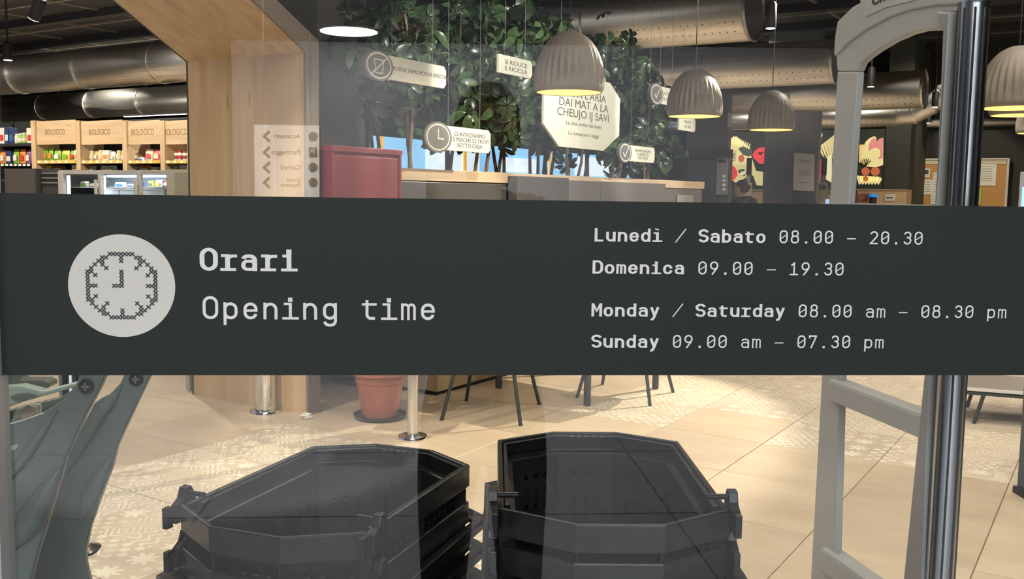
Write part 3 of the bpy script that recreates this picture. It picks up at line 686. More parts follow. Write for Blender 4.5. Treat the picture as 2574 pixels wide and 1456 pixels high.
# glowing colour panel standing in for bright patches behind the hedge
bl = mat('glow_blue', (.2, .5, .8), .6, emis=(.30, .62, .95), estr=.95); by = mat('glow_yellow', (.8, .7, .3), .6, emis=(.85, .8, .35), estr=.8)
bo = mat('glow_orange', (.9, .5, .1), .6, emis=(.9, .45, .08), estr=.9); bw = mat('glow_white', (.9, .9, .9), .6, emis=(.75, .88, .98), estr=1.0); bt = mat('glow_teal', (.2, .5, .4), .6, emis=(.16, .32, .24), estr=.7)
gr = gthing('glow_panel', 'glowing blue stand-in with orange frames for the bright patches behind the plants', 'panel', -7.6, 7.6, 1.2)
MB().box(-.06, 0, 0, 0, 8.6, .95).build('blue_field', bl, gr)
for k, (a, b_, c_, d_, m_) in enumerate([(.3, .18, 1.35, .42, by), (1.9, .12, 3.1, .40, bt), (2.4, .45, 3.6, .9, bw), (3.8, .05, 5.4, .38, by), (5.6, .0, 8.5, .52, bo), (4.2, .6, 5.2, .8, bw), (6.4, .6, 7.6, .9, bw)]):
    MB().box(.001, a, b_, .02, c_, d_).build('colour_block', m_, gr)
for a in (1.45, 3.2, 5.5): MB().box(.0215, a, .05, .035, a+.07, .95).build('frame_bar', bo, gr)
MB().box(.0215, 1.45, .05, .0345, 3.2, .10).build('frame_bar', bo, gr)
MB().box(-.35, -.2, -1.2, -.07, 8.8, 1.35).build('wall_panel', nearblack, gr)

# ================================================================== PENDANTS
def pendant():
    root = thing('pendant_lamp', 'x', 'lamp'); H_, R_ = .39, .226
    def rad(z): return R_*(max(0, 1-(z/H_)**2.5))**.46
    fl_ = lambda a, z: (.035*math.cos(30*a)*min(1, max(0, (z-.02)/.04))*min(1, max(0, (H_*.80-z)/.12)))
    prof = [(.208, .0), (.214, -.002), (.222, .012), (.228, .03)]+[(max(rad(z), .03), z) for z in [.045, .07, .11, .15, .19, .23, .27, .30, .325, .345, .362, .375]]+[(.045, .388), (.012, .390)]
    o = MB().lathe(prof, 120, fl=fl_, cap0=False).build('shade', lampgrey, root, smooth=True, ang=60)
    MB().lathe([(.207, .001), (.215, .03), (.18, .15), (.10, .25), (.01, .29)], 40, cap0=False).build('inner_shade', lampin, root, smooth=True)
    MB().lathe([(.0, .08), (.03, .09), (.042, .125), (.03, .16), (.012, .19)], 20).build('bulb', mat('warm_bulb', (1, .8, .5), .5, emis=(1, .8, .45), estr=6), root, smooth=True)
    MB().lathe([(.004, .39), (.004, CZ-2.155)], 8).build('cord', matblack, root)
    return root
pd = pendant(); first = True
for (px, py, Y, lab) in [(1430, 233, 6.4, 'large fluted taupe pendant lamp in front of the eight-sided sign'), (1745, 293, 8.2, 'fluted taupe pendant lamp second in the row, left of the grey wall block'),
                    (1938, 327, 9.8, 'fluted taupe pendant lamp farthest in the row, in front of the grey column'), (2553, 272, 6.3, 'fluted taupe pendant lamp at the right edge of the view'),
                    (2562, 290, 7.9, 'fluted taupe pendant lamp just below the right edge lamp'), (2615, 335, 10, 'fluted taupe pendant lamp farthest of those at the right edge')]:
    P = atY(px, py, Y)
    o = pd if first else dup(pd, P); first = False
    o.location = P; o['label'] = lab; o['group'] = 'fluted pendant lamps'
    l = bpy.data.lights.new('pendant_light', 'POINT'); l.energy = 3; l.color = (1, .62, .25); l.shadow_soft_size = .05
    q = bpy.data.objects.new('pendant_light', l); COL.objects.link(q); q.location = P+Vector((0, 0, .03))

# ================================================================== DUCTS
def duct(y, z, R_, x0, x1, step, lab, cap=False):
    r_ = gthing('air_duct', lab, 'duct', x0, y, z)
    L_ = x1-x0; sg = MB().rings([[(xx, R_*math.cos(2*PI*k/48), R_*math.sin(2*PI*k/48)) for k in range(48)] for xx in (0, L_)], cap0=False, cap1=False)
    o = sg.build('pipe', steel, r_, smooth=True); o.modifiers.new('s', 'SOLIDIFY').thickness = .004
    x = L_
    k_ = 0
    while x > 0:
        a = R_*1.012; b_ = R_*1.035
        MB().rings([[(x+d, q*math.cos(2*PI*k/48), q*math.sin(2*PI*k/48)) for k in range(48)] for d, q in ((-.03, R_), (-.025, b_), (.0, b_), (.005, R_))], False, False).build('joint_ring', steel, r_, smooth=True); x -= step; k_ += 1
    mb = MB()
    for k in range(int(L_/.09)):
        for aa in (-.55, -.9): mb.box(k*.09, -R_*math.cos(aa)-.004, R_*math.sin(aa)-.004, k*.09+.012, -R_*math.cos(aa)+.003, R_*math.sin(aa)+.004)
    tag(mb.build('perforation', matblack, r_), kind='stuff')
    for k in range(int(L_/3)): MB().tube([(1+3*k, 0, R_), (1+3*k, 0, CZ-z)], .006, 5).build('hanger_rod', steel, r_)
    MB().rings([[(xx, q*math.cos(2*PI*k/40), q*math.sin(2*PI*k/40)) for k in range(40)] for xx, q in ((L_-.03, R_*.985), (L_-.028, R_*.985))]).build('dark_opening', darkgrey, r_, smooth=False)  # dark disc stands in for the shaded inside of the open duct
    return r_
duct(11, 3.618, .355, -24, -3.69, 2.05, 'biggest silver air duct, highest and nearest, with a ring at its open end')
duct(13, 3.245, .285, -24, -3.25, 1.72, 'second silver air duct just below the biggest one')
duct(15.3, 3.08, .275, -9, -2.55, 1.9, 'third silver air duct, ending inside the security gate opening')
duct(16.5, 2.79, .150, -9, -3.1, 1.5, 'thin silver air duct above the flower mural')
el = gthing('duct_elbow', 'silver duct elbow rising right beside the third air duct end', 'duct', -3.13, 16.5, 2.79)
MB().tube([(-.05, 0, 0), (.22, 0, .02), (.45, 0, .14), (.68, 0, .36), (.86, 0, .62), (.90, 0, 1.3)], [.150, .150, .145, .14, .135, .13], 24).build('bend', steel, el, smooth=True)
for p_, q_ in (((.20, 0, .01), (.24, 0, .03)), ((.44, 0, .13), (.47, 0, .16)), ((.67, 0, .35), (.695, 0, .385))): MB().tube([p_, q_], .157, 24).build('seam_ring', steel, el, smooth=True)
duct(19.0, 2.86, .09, -9, .2, 1.4, 'thinnest silver duct along the far wall top')

# ================================================================== SPOTLIGHTS
def spotl(px, py, Y, lab, R_=.05, h=.17, tilt=None):
    P = atY(px, py, Y); r_ = thing('track_spotlight', lab, 'spotlight', P, 0, 'black ceiling spotlights')
    d = Vector(tilt or (0, 0, 1)).normalized(); q = d.to_track_quat('Z', 'Y').to_matrix().to_4x4()
    a = MB().lathe([(R_*.9, 0), (R_, .01), (R_, h), (R_*.7, h+.02)], 20).build('can', matblack, r_, smooth=True); a.matrix_local = q
    b_ = MB().lathe([(R_*.86, -.004), (R_*.84, .0)], 20).build('lens', lens, r_); b_.matrix_local = q
    top = q @ Vector((0, 0, h+.01)); MB().tube([top, (top.x, top.y, CZ-P.z)], .012, 6).build('stem', matblack, r_)
spotl(84, 47, 8, 'tilted black spotlight at the upper left beside the ceiling tracks', .05, .16, (.5, -.2, .8))
spotl(20, 151, 11, 'black spotlight at the left edge above the silver ducts', .052, .18)
spotl(1937, 71, 8.5, 'black spotlight left of the white gate arch', .046, .2)
spotl(2189, 218, 12, 'black spotlight seen through the gate beside the third duct', .046, .22)
spotl(2350, 269, 14, 'black spotlight seen through the gate right of the duct elbow', .046, .2)
spotl(2334, 309, 17, 'farthest black spotlight, seen through the gate just under the elbow', .042, .2)
spotl(1840, 210, 10.5, 'black spotlight behind the second pendant lamp', .03, .12) if 0 else None
#MARK3
# ================================================================== helpers for the far store (facing planes of the store grid)
def gbox(name, px0, py0, px1, py1, Y, dep, m, parent=None, zb=None, org=None, bevel=0):
    """box whose front face lies on grid plane y=Y; corners read in grid metres; org = parent's grid origin"""
    a = gY(px0, (py0+py1)/2, Y); b_ = gY(px1, (py0+py1)/2, Y); zt = gY((px0+px1)/2, py0, Y).z; z_ = gY((px0+px1)/2, py1, Y).z if zb is None else zb
    ox, oy, oz = org
    return MB().box(a.x-ox, Y-oy, z_-oz, b_.x-ox, Y+dep-oy, zt-oz).build(name, m, parent, bevel=bevel)
def gt(name, lab, cat, px, Y, **k):
    p = gY(px, 450, Y); return gthing(name, lab, cat, p.x, Y, 0, **k), (p.x, Y, 0)
def gpoly(name, pts, Y, m, parent, org, t=.004, lay=0):
    P = [gY(a, b_, Y) for a, b_ in pts]; y0 = -lay*.006
    return MB().prism([(p.x-org[0], p.z-org[2]) for p in P], Y-org[1]+y0-t, Y-org[1]+y0, 'y').build(name, m, parent)

# ---- bio shelving, left
YS = 11.0
sh, so_ = gt('wooden_shelving', 'pale wood shelving with four boards reading biologico over the bays', 'shelf', 268, YS)
for a in (78, 190, 307, 402, 470): gbox('upright', a, 303, a+11, 415, YS-.03, .5, wd_v, sh, zb=0, org=so_, bevel=.004)
ZB = gY(268, 364, YS).z; ZT_ = gY(268, 302, YS).z
for a, b_, tx in ((89, 190, 138), (201, 307, 250), (318, 402, 358), (413, 470, 440)):
    gbox('header_board', a, 303, b_, 363, YS, .03, wd_x, sh, org=so_)
    pc = gY(tx, 333, YS)
    ftext('BIOLOGICO', .155, mat('burnt_lettering', (.2, .12, .05), .7), sh, fr((1, 0, 0), (0, 0, 1), (pc.x-so_[0], -.0012, pc.z)), sx=.74)
    gbox('shelf_board', a, 405, b_, 411, YS+.01, .5, matblack, sh, org=so_)
    gbox('price_strip', a, 403, b_, 411, YS-.012, .018, yellow, sh, org=so_)
    gbox('shelf_board', a, 433, b_, 437, YS+.01, .5, matblack, sh, org=so_)
    for q in range(int((b_-a)/17)): gbox('price_tag', a+6+q*17, 404, a+13+q*17, 410, YS-.016, .003, paper, sh, org=so_)
gbox('back_board', 78, 303, 481, 415, YS+.52, .03, nearblack, sh, zb=0, org=so_)
bs, bo_ = gt('black_shelving', 'black metal shelving at the left edge of the store', 'shelf', 38, YS)
gbox('back_panel', -60, 308, 76, 415, YS+.52, .03, nearblack, bs, zb=0, org=bo_)
for py in (361, 411, 450): gbox('shelf_board', -60, py, 77, py+7, YS+.0, .5, matblack, bs, org=bo_)
for q in range(7):
    gbox('price_tag', 2+q*11, 412, 9+q*11, 417, YS-.004, .003, paper, bs, org=bo_)
for q in range(4): gbox('shelf_bracket', -58+q*44, 305, -56+q*44, 415, YS+.48, .03, matblack, bs, zb=0, org=bo_)
LZ = gY(300, 300, YS-.6)
lt = gthing('strip_light', 'long white strip light above the wooden shelving', 'light', gY(390, 290, YS).x, YS-.1, gY(390, 291, YS).z)
MB().box(-.7, -.03, 0, 1.1, .03, .03).build('housing', matblack, lt); MB().box(-.68, -.025, -.012, 1.08, .025, -.001).build('tube', tube, lt)
PC = {}
def pcol(c): 
    k = 'pack_%d_%d_%d' % tuple(int(v*99) for v in c); return mat(k, c, .4, 0, .25, 25)
CN = {'green': (.22, .42, .05), 'orange': (.75, .25, .04), 'navy': (.03, .05, .14), 'purple': (.22, .1, .25), 'white': (.7, .68, .62), 'tan': (.62, .42, .2), 'pink': (.62, .1, .12), 'brown': (.25, .1, .04), 'cream': (.7, .6, .38), 'red': (.6, .05, .05), 'blue': (.05, .15, .45), 'yellow': (.75, .55, .08)}
ORD = ['first', 'second', 'third', 'fourth', 'fifth', 'sixth', 'seventh', 'eighth', 'ninth', 'tenth', 'eleventh', 'twelfth']
def product(px0, px1, pt, pb, kind, c1, c2, lab, Y=YS+.06, grp='packs on the shelves at the left'):
    a = gY(px0, (pt+pb)/2, Y); b_ = gY(px1, (pt+pb)/2, Y); zt = gY(px0, pt, Y).z; zb = gY(px0, pb, Y).z
    wd = (b_.x-a.x)*.94; h = zt-zb; r_ = gthing({'bag': 'food_bag', 'jar': 'food_jar', 'box': 'food_box'}[kind], lab, kind, (a.x+b_.x)/2, Y+.12, zb, group=grp)
    m1, m2 = pcol(CN[c1]), pcol(CN[c2])
    if kind == 'box':
        MB().box(-wd/2, -.05, 0, wd/2, .05, h).build('carton', m1, r_, bevel=.003); MB().box(-wd*.38, -.053, h*.18, wd*.38, -.0505, h*.55).build('label', m2, r_)
    elif kind == 'jar':
        R_ = wd/2; MB().lathe([(R_*.9, 0), (R_, .01), (R_, h*.7), (R_*.75, h*.82)], 14).build('glass_body', m1, r_, smooth=True)
        MB().lathe([(R_*.8, h*.822), (R_*.8, h)], 14).build('lid', m2, r_); MB().lathe([(R_*1.02, h*.2), (R_*1.02, h*.55)], 14, cap0=False, cap1=False).build('label', m2, r_)
    else:
        D = .07; rs = []
        for t, kw, kd in ((0, .94, .8), (.08, 1, 1), (.5, 1.0, .95), (.8, .97, .55), (.92, .95, .12), (1, .97, .06)):
            rs.append([(kw*wd/2*math.cos(2*PI*k/12)*(1.12 if k % 6 in (1, 5) else 1), kd*D/2*math.sin(2*PI*k/12), t*h) for k in range(12)])
        MB().rings(rs).build('pouch', m1, r_, smooth=True)
        MB().prism([(-wd*.33, h*.2), (wd*.33, h*.2), (wd*.30, h*.55), (0, h*.66), (-wd*.30, h*.55)], -.0475, -.040, 'y').build('label', m2, r_)
    return r_
Z = 2.912
def row(items, pb, where):
    for k, (x0, x1, pt, kd, c1, c2) in enumerate(items):
        product(x0/Z, x1/Z, pt/Z, pb, kd, c1, c2, f'{c1} and {c2} food {kd}, {ORD[k]} from the left {where}')
row([(283, 316, 1085, 'bag', 'green', 'orange'), (318, 352, 1084, 'bag', 'green', 'orange'), (358, 410, 1095, 'bag', 'green', 'white'), (414, 474, 1098, 'bag', 'yellow', 'green'), (478, 515, 1100, 'bag', 'green', 'red'), (518, 552, 1098, 'box', 'white', 'orange')], 404.5, 'in the first biologico bay')
row([(590, 620, 1102, 'jar', 'tan', 'orange'), (622, 650, 1102, 'jar', 'tan', 'cream'), (655, 684, 1100, 'bag', 'tan', 'white'), (686, 716, 1098, 'jar', 'tan', 'cream'), (722, 768, 1100, 'box', 'white', 'orange'), (772, 806, 1108, 'bag', 'white', 'cream'), (818, 850, 1100, 'jar', 'tan', 'cream'), (854, 890, 1102, 'jar', 'tan', 'white')], 404.5, 'in the second biologico bay')
row([(936, 968, 1100, 'jar', 'brown', 'cream'), (970, 1020, 1150, 'bag', 'white', 'blue'), (1026, 1082, 1090, 'bag', 'cream', 'pink'), (1084, 1144, 1092, 'bag', 'pink', 'cream'), (1148, 1172, 1118, 'bag', 'orange', 'white')], 404.5, 'in the third biologico bay')
row([(1212, 1236, 1102, 'jar', 'white', 'brown'), (1238, 1262, 1104, 'jar', 'white', 'brown'), (1264, 1290, 1102, 'jar', 'white', 'red'), (1300, 1325, 1104, 'jar', 'white', 'brown'), (1327, 1352, 1102, 'jar', 'cream', 'brown')], 404.5, 'in the fourth biologico bay')
row([(-30, 5, 935, 'box', 'white', 'red'), (8, 36, 930, 'box', 'navy', 'white'), (40, 70, 935, 'box', 'navy', 'blue'), (74, 98, 978, 'jar', 'cream', 'white'), (100, 126, 975, 'jar', 'green', 'white'), (128, 156, 970, 'jar', 'green', 'cream'), (168, 222, 936, 'box', 'white', 'red')], 361, 'on the upper black shelf')
row([(-40, 8, 1098, 'bag', 'orange', 'white'), (14, 56, 1100, 'box', 'navy', 'white'), (60, 102, 1092, 'bag', 'green', 'white'), (106, 150, 1090, 'bag', 'orange', 'red'), (154, 190, 1096, 'bag', 'purple', 'white'), (194, 232, 1094, 'bag', 'white', 'red')], 411, 'on the lower black shelf')
row([(285, 340, 1215, 'bag', 'yellow', 'white'), (345, 440, 1212, 'bag', 'brown', 'cream'), (498, 555, 1208, 'box', 'white', 'cream'), (610, 665, 1215, 'bag', 'cream', 'white'), (695, 820, 1212, 'bag', 'white', 'cream'), (925, 970, 1220, 'box', 'white', 'cream'), (975, 1075, 1214, 'bag', 'orange', 'white'), (1080, 1130, 1222, 'box', 'white', 'tan'), (1150, 1172, 1208, 'bag', 'cream', 'pink'), (1215, 1260, 1210, 'bag', 'white', 'cream'), (1285, 1340, 1208, 'box', 'white', 'cream')], 432, 'on the shelf below the yellow strips')

up = area('duct_uplight', W(-15.5, 11.35, 2.86), W(-15.5, 12.6, 4.0), 5.5, .12, 60, WARM)  # upward lamp added above the shelving to brighten the second duct
# ---- freezers
YF = 9.0
fz, fo = gt('dark_cooler', 'dark grey open cooler end at the far left above the band', 'cooler', 80, YF)
gbox('end_panel', 12, 424, 90, 505, YF, .8, mat('cooler_brown_grey', (.055, .045, .042), .5), fz, zb=0, org=fo)
gbox('side_panel', 91, 426, 147, 505, YF+.05, .75, mat('cooler_side', (.035, .035, .036), .4), fz, zb=0, org=fo)
for k in range(3): gbox('louvre', 104, 434+k*12, 145, 437+k*12, YF+.035, .02, midgrey, fz, org=fo)
gbox('corner_strip', 89, 425, 95, 505, YF-.02, .05, matblack, fz, zb=0, org=fo)
fg = mat('freezer_frame', (.42, .40, .38), .35, .3); fin = mat('freezer_inside', (.35, .42, .5), .5)
fr_, fo = gt('glass_door_freezer', 'glass-door freezer with lit frozen bags behind three doors', 'freezer', 285, YF)
gbox('top_panel', 148, 428, 418, 434, YF-.02, .85, fg, fr_, org=fo)
gbox('back_panel', 150, 434, 418, 505, YF+.75, .05, fin, fr_, zb=0, org=fo)
gbox('base', 150, 505, 418, 520, YF, .8, fg, fr_, zb=0, org=fo)
for a, b_ in ((146, 157), (246, 253), (344, 351)): gbox('door_frame', a, 430, b_, 505, YF-.03, .06, fg, fr_, org=fo, bevel=.004)
for a, b_ in ((157, 246), (253, 344), (351, 418)):
    gbox('door_rail', a, 433, b_, 438, YF-.02, .04, fg, fr_, org=fo)
    gbox('pane', a, 438, b_, 505, YF-.01, .008, clearm, fr_, org=fo)
    gbox('shelf', a, 470, b_, 472, YF+.2, .5, fg, fr_, org=fo)
for a in (236, 335): gbox('door_handle', a, 452, a+5, 490, YF-.075, .03, fg, fr_, org=fo, bevel=.006)
for a in (168, 257): gbox('light_tube', a, 441, a+5, 500, YF+.06, .03, tube, fr_, org=fo)
for a, b_ in ((268, 342), (353, 417)): gbox('light_strip', a, 440, b_, 446, YF+.08, .03, mat('freezer_strip', (1, 1, 1), .4, emis=(.85, .92, 1), estr=1.3), fr_, org=fo)
for k, (a, b_, t, c1, c2) in enumerate([(186, 208, 455, 'white', 'green'), (210, 232, 460, 'white', 'tan'), (272, 302, 458, 'white', 'blue'), (304, 325, 462, 'white', 'blue'), (326, 342, 452, 'blue', 'yellow'), (355, 372, 454, 'yellow', 'blue'), (374, 394, 452, 'white', 'yellow'), (396, 414, 452, 'pink', 'white')]):
    product(a, b_, t, 469.5, 'bag', c1, c2, f'{c1} frozen food bag, {ORD[k]} from the left behind the freezer glass', Y=YF+.25, grp='frozen bags in the freezer')
for k, (a, b_) in enumerate(((266, 298), (300, 333), (352, 412))):
    r_, ro = gt('freezer_tub', f'clear whitish tub, {ORD[k]} from the left at the bottom behind the freezer glass', 'tub', (a+b_)/2, YF+.14, group='tubs in the freezer')
    gbox('tub', a, 476, b_, 500, YF+.14, .3, mat('tub_white', (.5, .56, .62), .3), r_, org=ro, bevel=.01); gbox('rim', a-1, 474, b_+1, 477, YF+.13, .32, mat('tub_white', (.5, .56, .62), .3), r_, org=ro)
    MB().box(-.02, .05, 0, .02, .1, gY(a, 500, YF+.14).z-.001).build('stand', fin, r_)
l = bpy.data.lights.new('freezer_light', 'AREA'); l.energy = 14; l.size = 1.6; l.size_y = .2; l.shape = 'RECTANGLE'; l.color = (.85, .93, 1)
q = bpy.data.objects.new('freezer_light', l); COL.objects.link(q); P = gY(290, 436, YF+.1); q.location = W(P.x, YF+.12, P.z-.03); q.rotation_euler = (.5, 0, -AZ)
pf, po = gt('perforated_panel', 'beige grey perforated end panel between freezer and wooden portal', 'panel', 438, YF)
gbox('sheet', 419, 426, 475, 505, YF-.04, .85, mat('beige_grey_sheet', (.30, .28, .22), .4), pf, zb=0, org=po)
mb = MB()
for r__ in range(14):
    for c__ in range(9):
        P = gY(440+c__*4+(r__ % 2)*2, 435+r__*4.4, YF-.041); mb.box(P.x-po[0]-.004, -.0445, P.z-.004, P.x-po[0]+.004, -.0412, P.z+.004)
tag(mb.build('perforation', darkgrey, pf), kind='stuff')

# ================================================================== RIGHT: columns, mural, boards
cm_ = mat('column_grey', (.105, .107, .11), .75)
def struct_gbox(name, px0, px1, Y, dep, m, zt):
    a = gY(px0, 450, Y); b_ = gY(px1, 450, Y); o = MB().box(a.x, Y, 0, b_.x, Y+dep, zt).build(name, m); tag(o, kind='structure'); o.rotation_euler = (0, 0, -AZ); return o
struct_gbox('wall_column', 1919, 2053, 15.75, .16, cm_, CZ-.001)
struct_gbox('wall_block', 1722, 1826, 12.6, .12, mat('block_grey', (.085, .082, .08), .6), 2.86)
wbk, wo = gt('vending_machine', 'dark machine with black header and pale slot panel in the grey wall block', 'machine', 1780, 12.58)
gbox('cabinet', 1728, 400, 1834, 520, 12.50, .09, mat('machine_grey', (.055, .053, .052), .4), wbk, zb=0, org=wo, bevel=.006)
gbox('header', 1724, 376, 1836, 398, 12.48, .11, nearblack, wbk, org=wo)
gbox('screen', 1736, 436, 1784, 455, 12.485, .014, mat('dim_screen', (.03, .045, .08), .15), wbk, org=wo)
gbox('tray', 1724, 474, 1790, 492, 12.46, .03, mat('machine_tray', (.04, .045, .055), .3), wbk, org=wo)
gbox('side_panel', 1801, 396, 1829, 490, 12.485, .014, mat('pale_machine_panel', (.20, .20, .22), .3), wbk, org=wo)
gbox('panel_window', 1805, 401, 1825, 409, 12.478, .006, nearblack, wbk, org=wo)
for k in range(4): gbox('button', 1816, 440+k*11, 1823, 446+k*11, 12.478, .006, paper, wbk, org=wo)
ps, po = gt('paper_notice', 'small pale notice on the right edge of the grey wall block', 'notice', 1835, 12.59)
gbox('sheet', 1829, 284, 1838, 320, 12.588, .008, mat('dull_paper', (.3, .3, .29), .7), ps, org=po)

YM = 17.5
mm = {k: mat('mural_'+k, c, .6, emis=c, estr=e) for k, c, e in [('dark', (.045, .055, .045), .1), ('cream', (.85, .72, .33), .62), ('yellow', (.9, .66, .22), .6), ('pink', (.8, .28, .28), .5), ('red', (.85, .05, .06), .65), ('berry', (.62, .16, .06), .5), ('pale', (.9, .82, .5), .65), ('black', (.01, .012, .01), 0), ('leaf', (.12, .15, .11), .2)]}
mu, mo = gt('flower_mural', 'backlit mural of cream, pink and red flowers on dark green', 'mural', 2030, YM)
gbox('backing', 1835, 328, 2222, 505, YM, .05, mm['dark'], mu, org=mo)
def z6(pts): return [(2040+a/6.62, 300+b_/6.62) for a, b_ in pts]
def z5(pts): return [(1640+a/8.044, 380+b_/8.043) for a, b_ in pts]
def circ(cx, cy, r, n=18, ry=None): return [(cx+r*math.cos(2*PI*k/n), cy+(ry or r)*math.sin(2*PI*k/n)) for k in range(n)]
SH = [('yellow', z6([(790, 720), (800, 425), (870, 420), (870, 720)]), 1), ('cream', z6([(850, 740), (842, 600), (858, 480), (900, 380), (960, 320), (1050, 280), (1082, 310), (1075, 372), (1130, 330), (1197, 305), (1195, 760), (1080, 800), (930, 790)]), 2),
      ('pink', z6([(950, 530), (958, 430), (1000, 340), (1060, 300), (1078, 370), (1130, 335), (1197, 312), (1190, 650), (1110, 662), (1152, 600), (1142, 500), (1060, 468)]), 3),
      ('berry', z6(circ(905, 868, 70)), 4), ('berry', z6(circ(1065, 868, 75)), 4), ('berry', z6(circ(905, 990, 44)), 4)]
for k in range(7): x = 790+k*52; SH.append(('cream', z6([(x, 1085), (x+20, 1085), (x+75, 1000), (x+50, 965), (x-20, 930+k*3), (x-35, 960)]), 2))
for k in range(6): a = -2.5+k*.33; SH.append(('black', z6([(900, 772), (905+130*math.cos(a), 772+120*math.sin(a)), (912+128*math.cos(a+.06), 776+120*math.sin(a+.06)), (910, 780)]), 5))
for k in range(6): x = 110+k*45; SH.append(('cream', z6([(x, 470-k*34), (x+40, 440-k*36), (x+95, 600-k*20), (x+110, 640), (x+70, 600)]), 2))
SH += [('pale', z6([(95, 200), (150, 195), (185, 260), (160, 330), (95, 330)]), 1), ('pale', z6([(240, 640), (340, 560), (340, 1060), (240, 1000)]), 1), ('red', z6([(65, 680), (160, 670), (155, 1010), (62, 1020)]), 2), ('black', z6([(70, 820), (110, 850), (155, 840), (150, 870), (100, 865)]), 3), ('yellow', z6([(60, 1025), (140, 1020), (140, 1060), (55, 1070)]), 2)]
SH += [('cream', z5([(1580, -260), (1700, -300), (1980, -60), (2000, 100), (2100, 400), (2240, 420), (2230, 700), (2110, 690), (2040, 500), (1990, 480), (1700, 650), (1580, 560)]), 1), ('leaf', z5([(1740, -50), (1850, -110), (2010, -20), (2030, 60), (1960, 110), (1840, 80)]), 2),
       ('berry', z5(circ(1805, 150, 62, ry=75)), 3), ('red', z5([(1575, 280), (1660, 310), (1720, 400), (1725, 500), (1640, 600), (1575, 610)]), 3), ('red', z5([(2070, 0), (2150, -60), (2275, -80), (2262, 250), (2180, 262), (2060, 150), (2030, 80)]), 3),
       ('leaf', z5([(1740, 380), (1860, 360), (1890, 440), (1880, 510), (1760, 500)]), 3), ('pale', z5([(1750, 480), (1800, 420), (1890, 400), (1880, 470), (1800, 505)]), 4), ('black', z5([(2130, 30), (2270, 20), (2190, 80)]), 4)]
for k in range(9): x = 1600+k*42; SH.append(('pale', z5([(x, -160+k*14), (x+14, -150+k*14), (x+60, -300+k*20), (x+42, -310+k*20)]), 4))
for k in range(4): SH.append(('black', z5([(1600, 150+k*16), (1700, -10+k*60), (1704, 0+k*60), (1606, 160+k*16)]), 5))
for c, p, l_ in SH: gpoly('mural_shape', p, YM, mm[c], mu, mo, lay=l_)
struct_gbox('wall_olive', 2221, 2284, 17.45, 1.6, olive, CZ-.001)
struct_gbox('wall_far', 2284, 3100, 19.1, .2, nearblack, CZ-.001)
for px0, px1, pt, Yd, lab in ((2153, 2277, 479, 16.6, 'pale wood service counter under the pink flower'), (1884, 1917, 479, 17.2, 'pale wood counter beside the bent person'), (2054, 2092, 480, 17.2, 'pale wood counter strip between grey column and white gate')):
    ck, co = gt('service_counter', lab, 'counter', (px0+px1)/2, Yd); gbox('front', px0, pt, px1, 520, Yd, .5, wd_x, ck, zb=0, org=co, bevel=.01); gbox('top', px0-1, pt-3, px1+1, pt-.3, Yd-.02, .54, wd_x, ck, org=co)
bw_, wo = gt('blue_capped_bottle', 'dark bottle with bright blue cap in front of the counter', 'bottle', 2197, 16.2)
P0 = gY(2197, 489, 16.2); P1 = gY(2197, 496, 16.2)
MB().lathe([(.05, P1.z-.22), (.055, P1.z-.2), (.055, P1.z-.03), (.05, P1.z)], 16).build('bottle_body', matblack, bw_, smooth=True)
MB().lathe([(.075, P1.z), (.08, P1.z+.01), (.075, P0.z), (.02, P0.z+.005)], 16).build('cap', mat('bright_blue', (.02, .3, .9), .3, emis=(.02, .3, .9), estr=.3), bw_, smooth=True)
MB().lathe([(.09, 0), (.02, .02), (.02, P1.z-.221)], 12).build('stand', matblack, bw_)
for px0, px1, pt, pb, Yc, nm, m_, lab in ((2152, 2187, 487, 508, 16.58, 'photo_card', mat('photo_mix', (.25, .1, .09), .5, 0, .9, 9), 'dark photo card on the wooden counter front'), (2224, 2250, 488, 506, 16.58, 'white_card', paper, 'white card on the wooden counter front')):
    ck, co = gt(nm, lab, 'card', (px0+px1)/2, Yc); gbox('sheet', px0, pt, px1, pb, Yc, .01, m_, ck, org=co)
    if nm == 'white_card': gbox('text_line', px0+3, pt+8, px1-5, pt+11, Yc-.002, .002, ink, ck, org=co); gbox('text_line', px0, pb-3, px1, pb-2, Yc-.002, .002, ink, ck, org=co)
for px, lab, Yk in ((1881, 'black card terminal on a beige post in front of the mural', 16.9), (2070, 'black card terminal on a beige post beside the white gate', 16.9)):
    ck, co = gt('card_terminal', lab, 'terminal', px, Yk)
    gbox('post', px-8, 459, px+8, 505, Yk, .06, mat('beige_post', (.55, .48, .33), .5), ck, zb=0, org=co, bevel=.01)
    gbox('display', px-5, 397, px+7, 441, Yk+.005, .05, matblack, ck, org=co, bevel=.008); gbox('neck', px-5, 441, px+5, 459, Yk+.01, .03, mat('pale_neck', (.3, .3, .28), .5), ck, org=co)
    P = gY(px, 471, Yk-.004); MB().rings([[(P.x-co[0]+.045*math.cos(2*PI*k/20), yy, P.z+.045*math.sin(2*PI*k/20)) for k in range(20)] for yy in (-.006, -.001)]).build('round_mark', darkgrey, ck)
    gbox('screen', px-3+8, 501, px+6+8, 512, Yk-.1, .02, mat('blue_screen', (.4, .6, 1), .4, emis=(.4, .62, 1), estr=.9), ck, org=co)
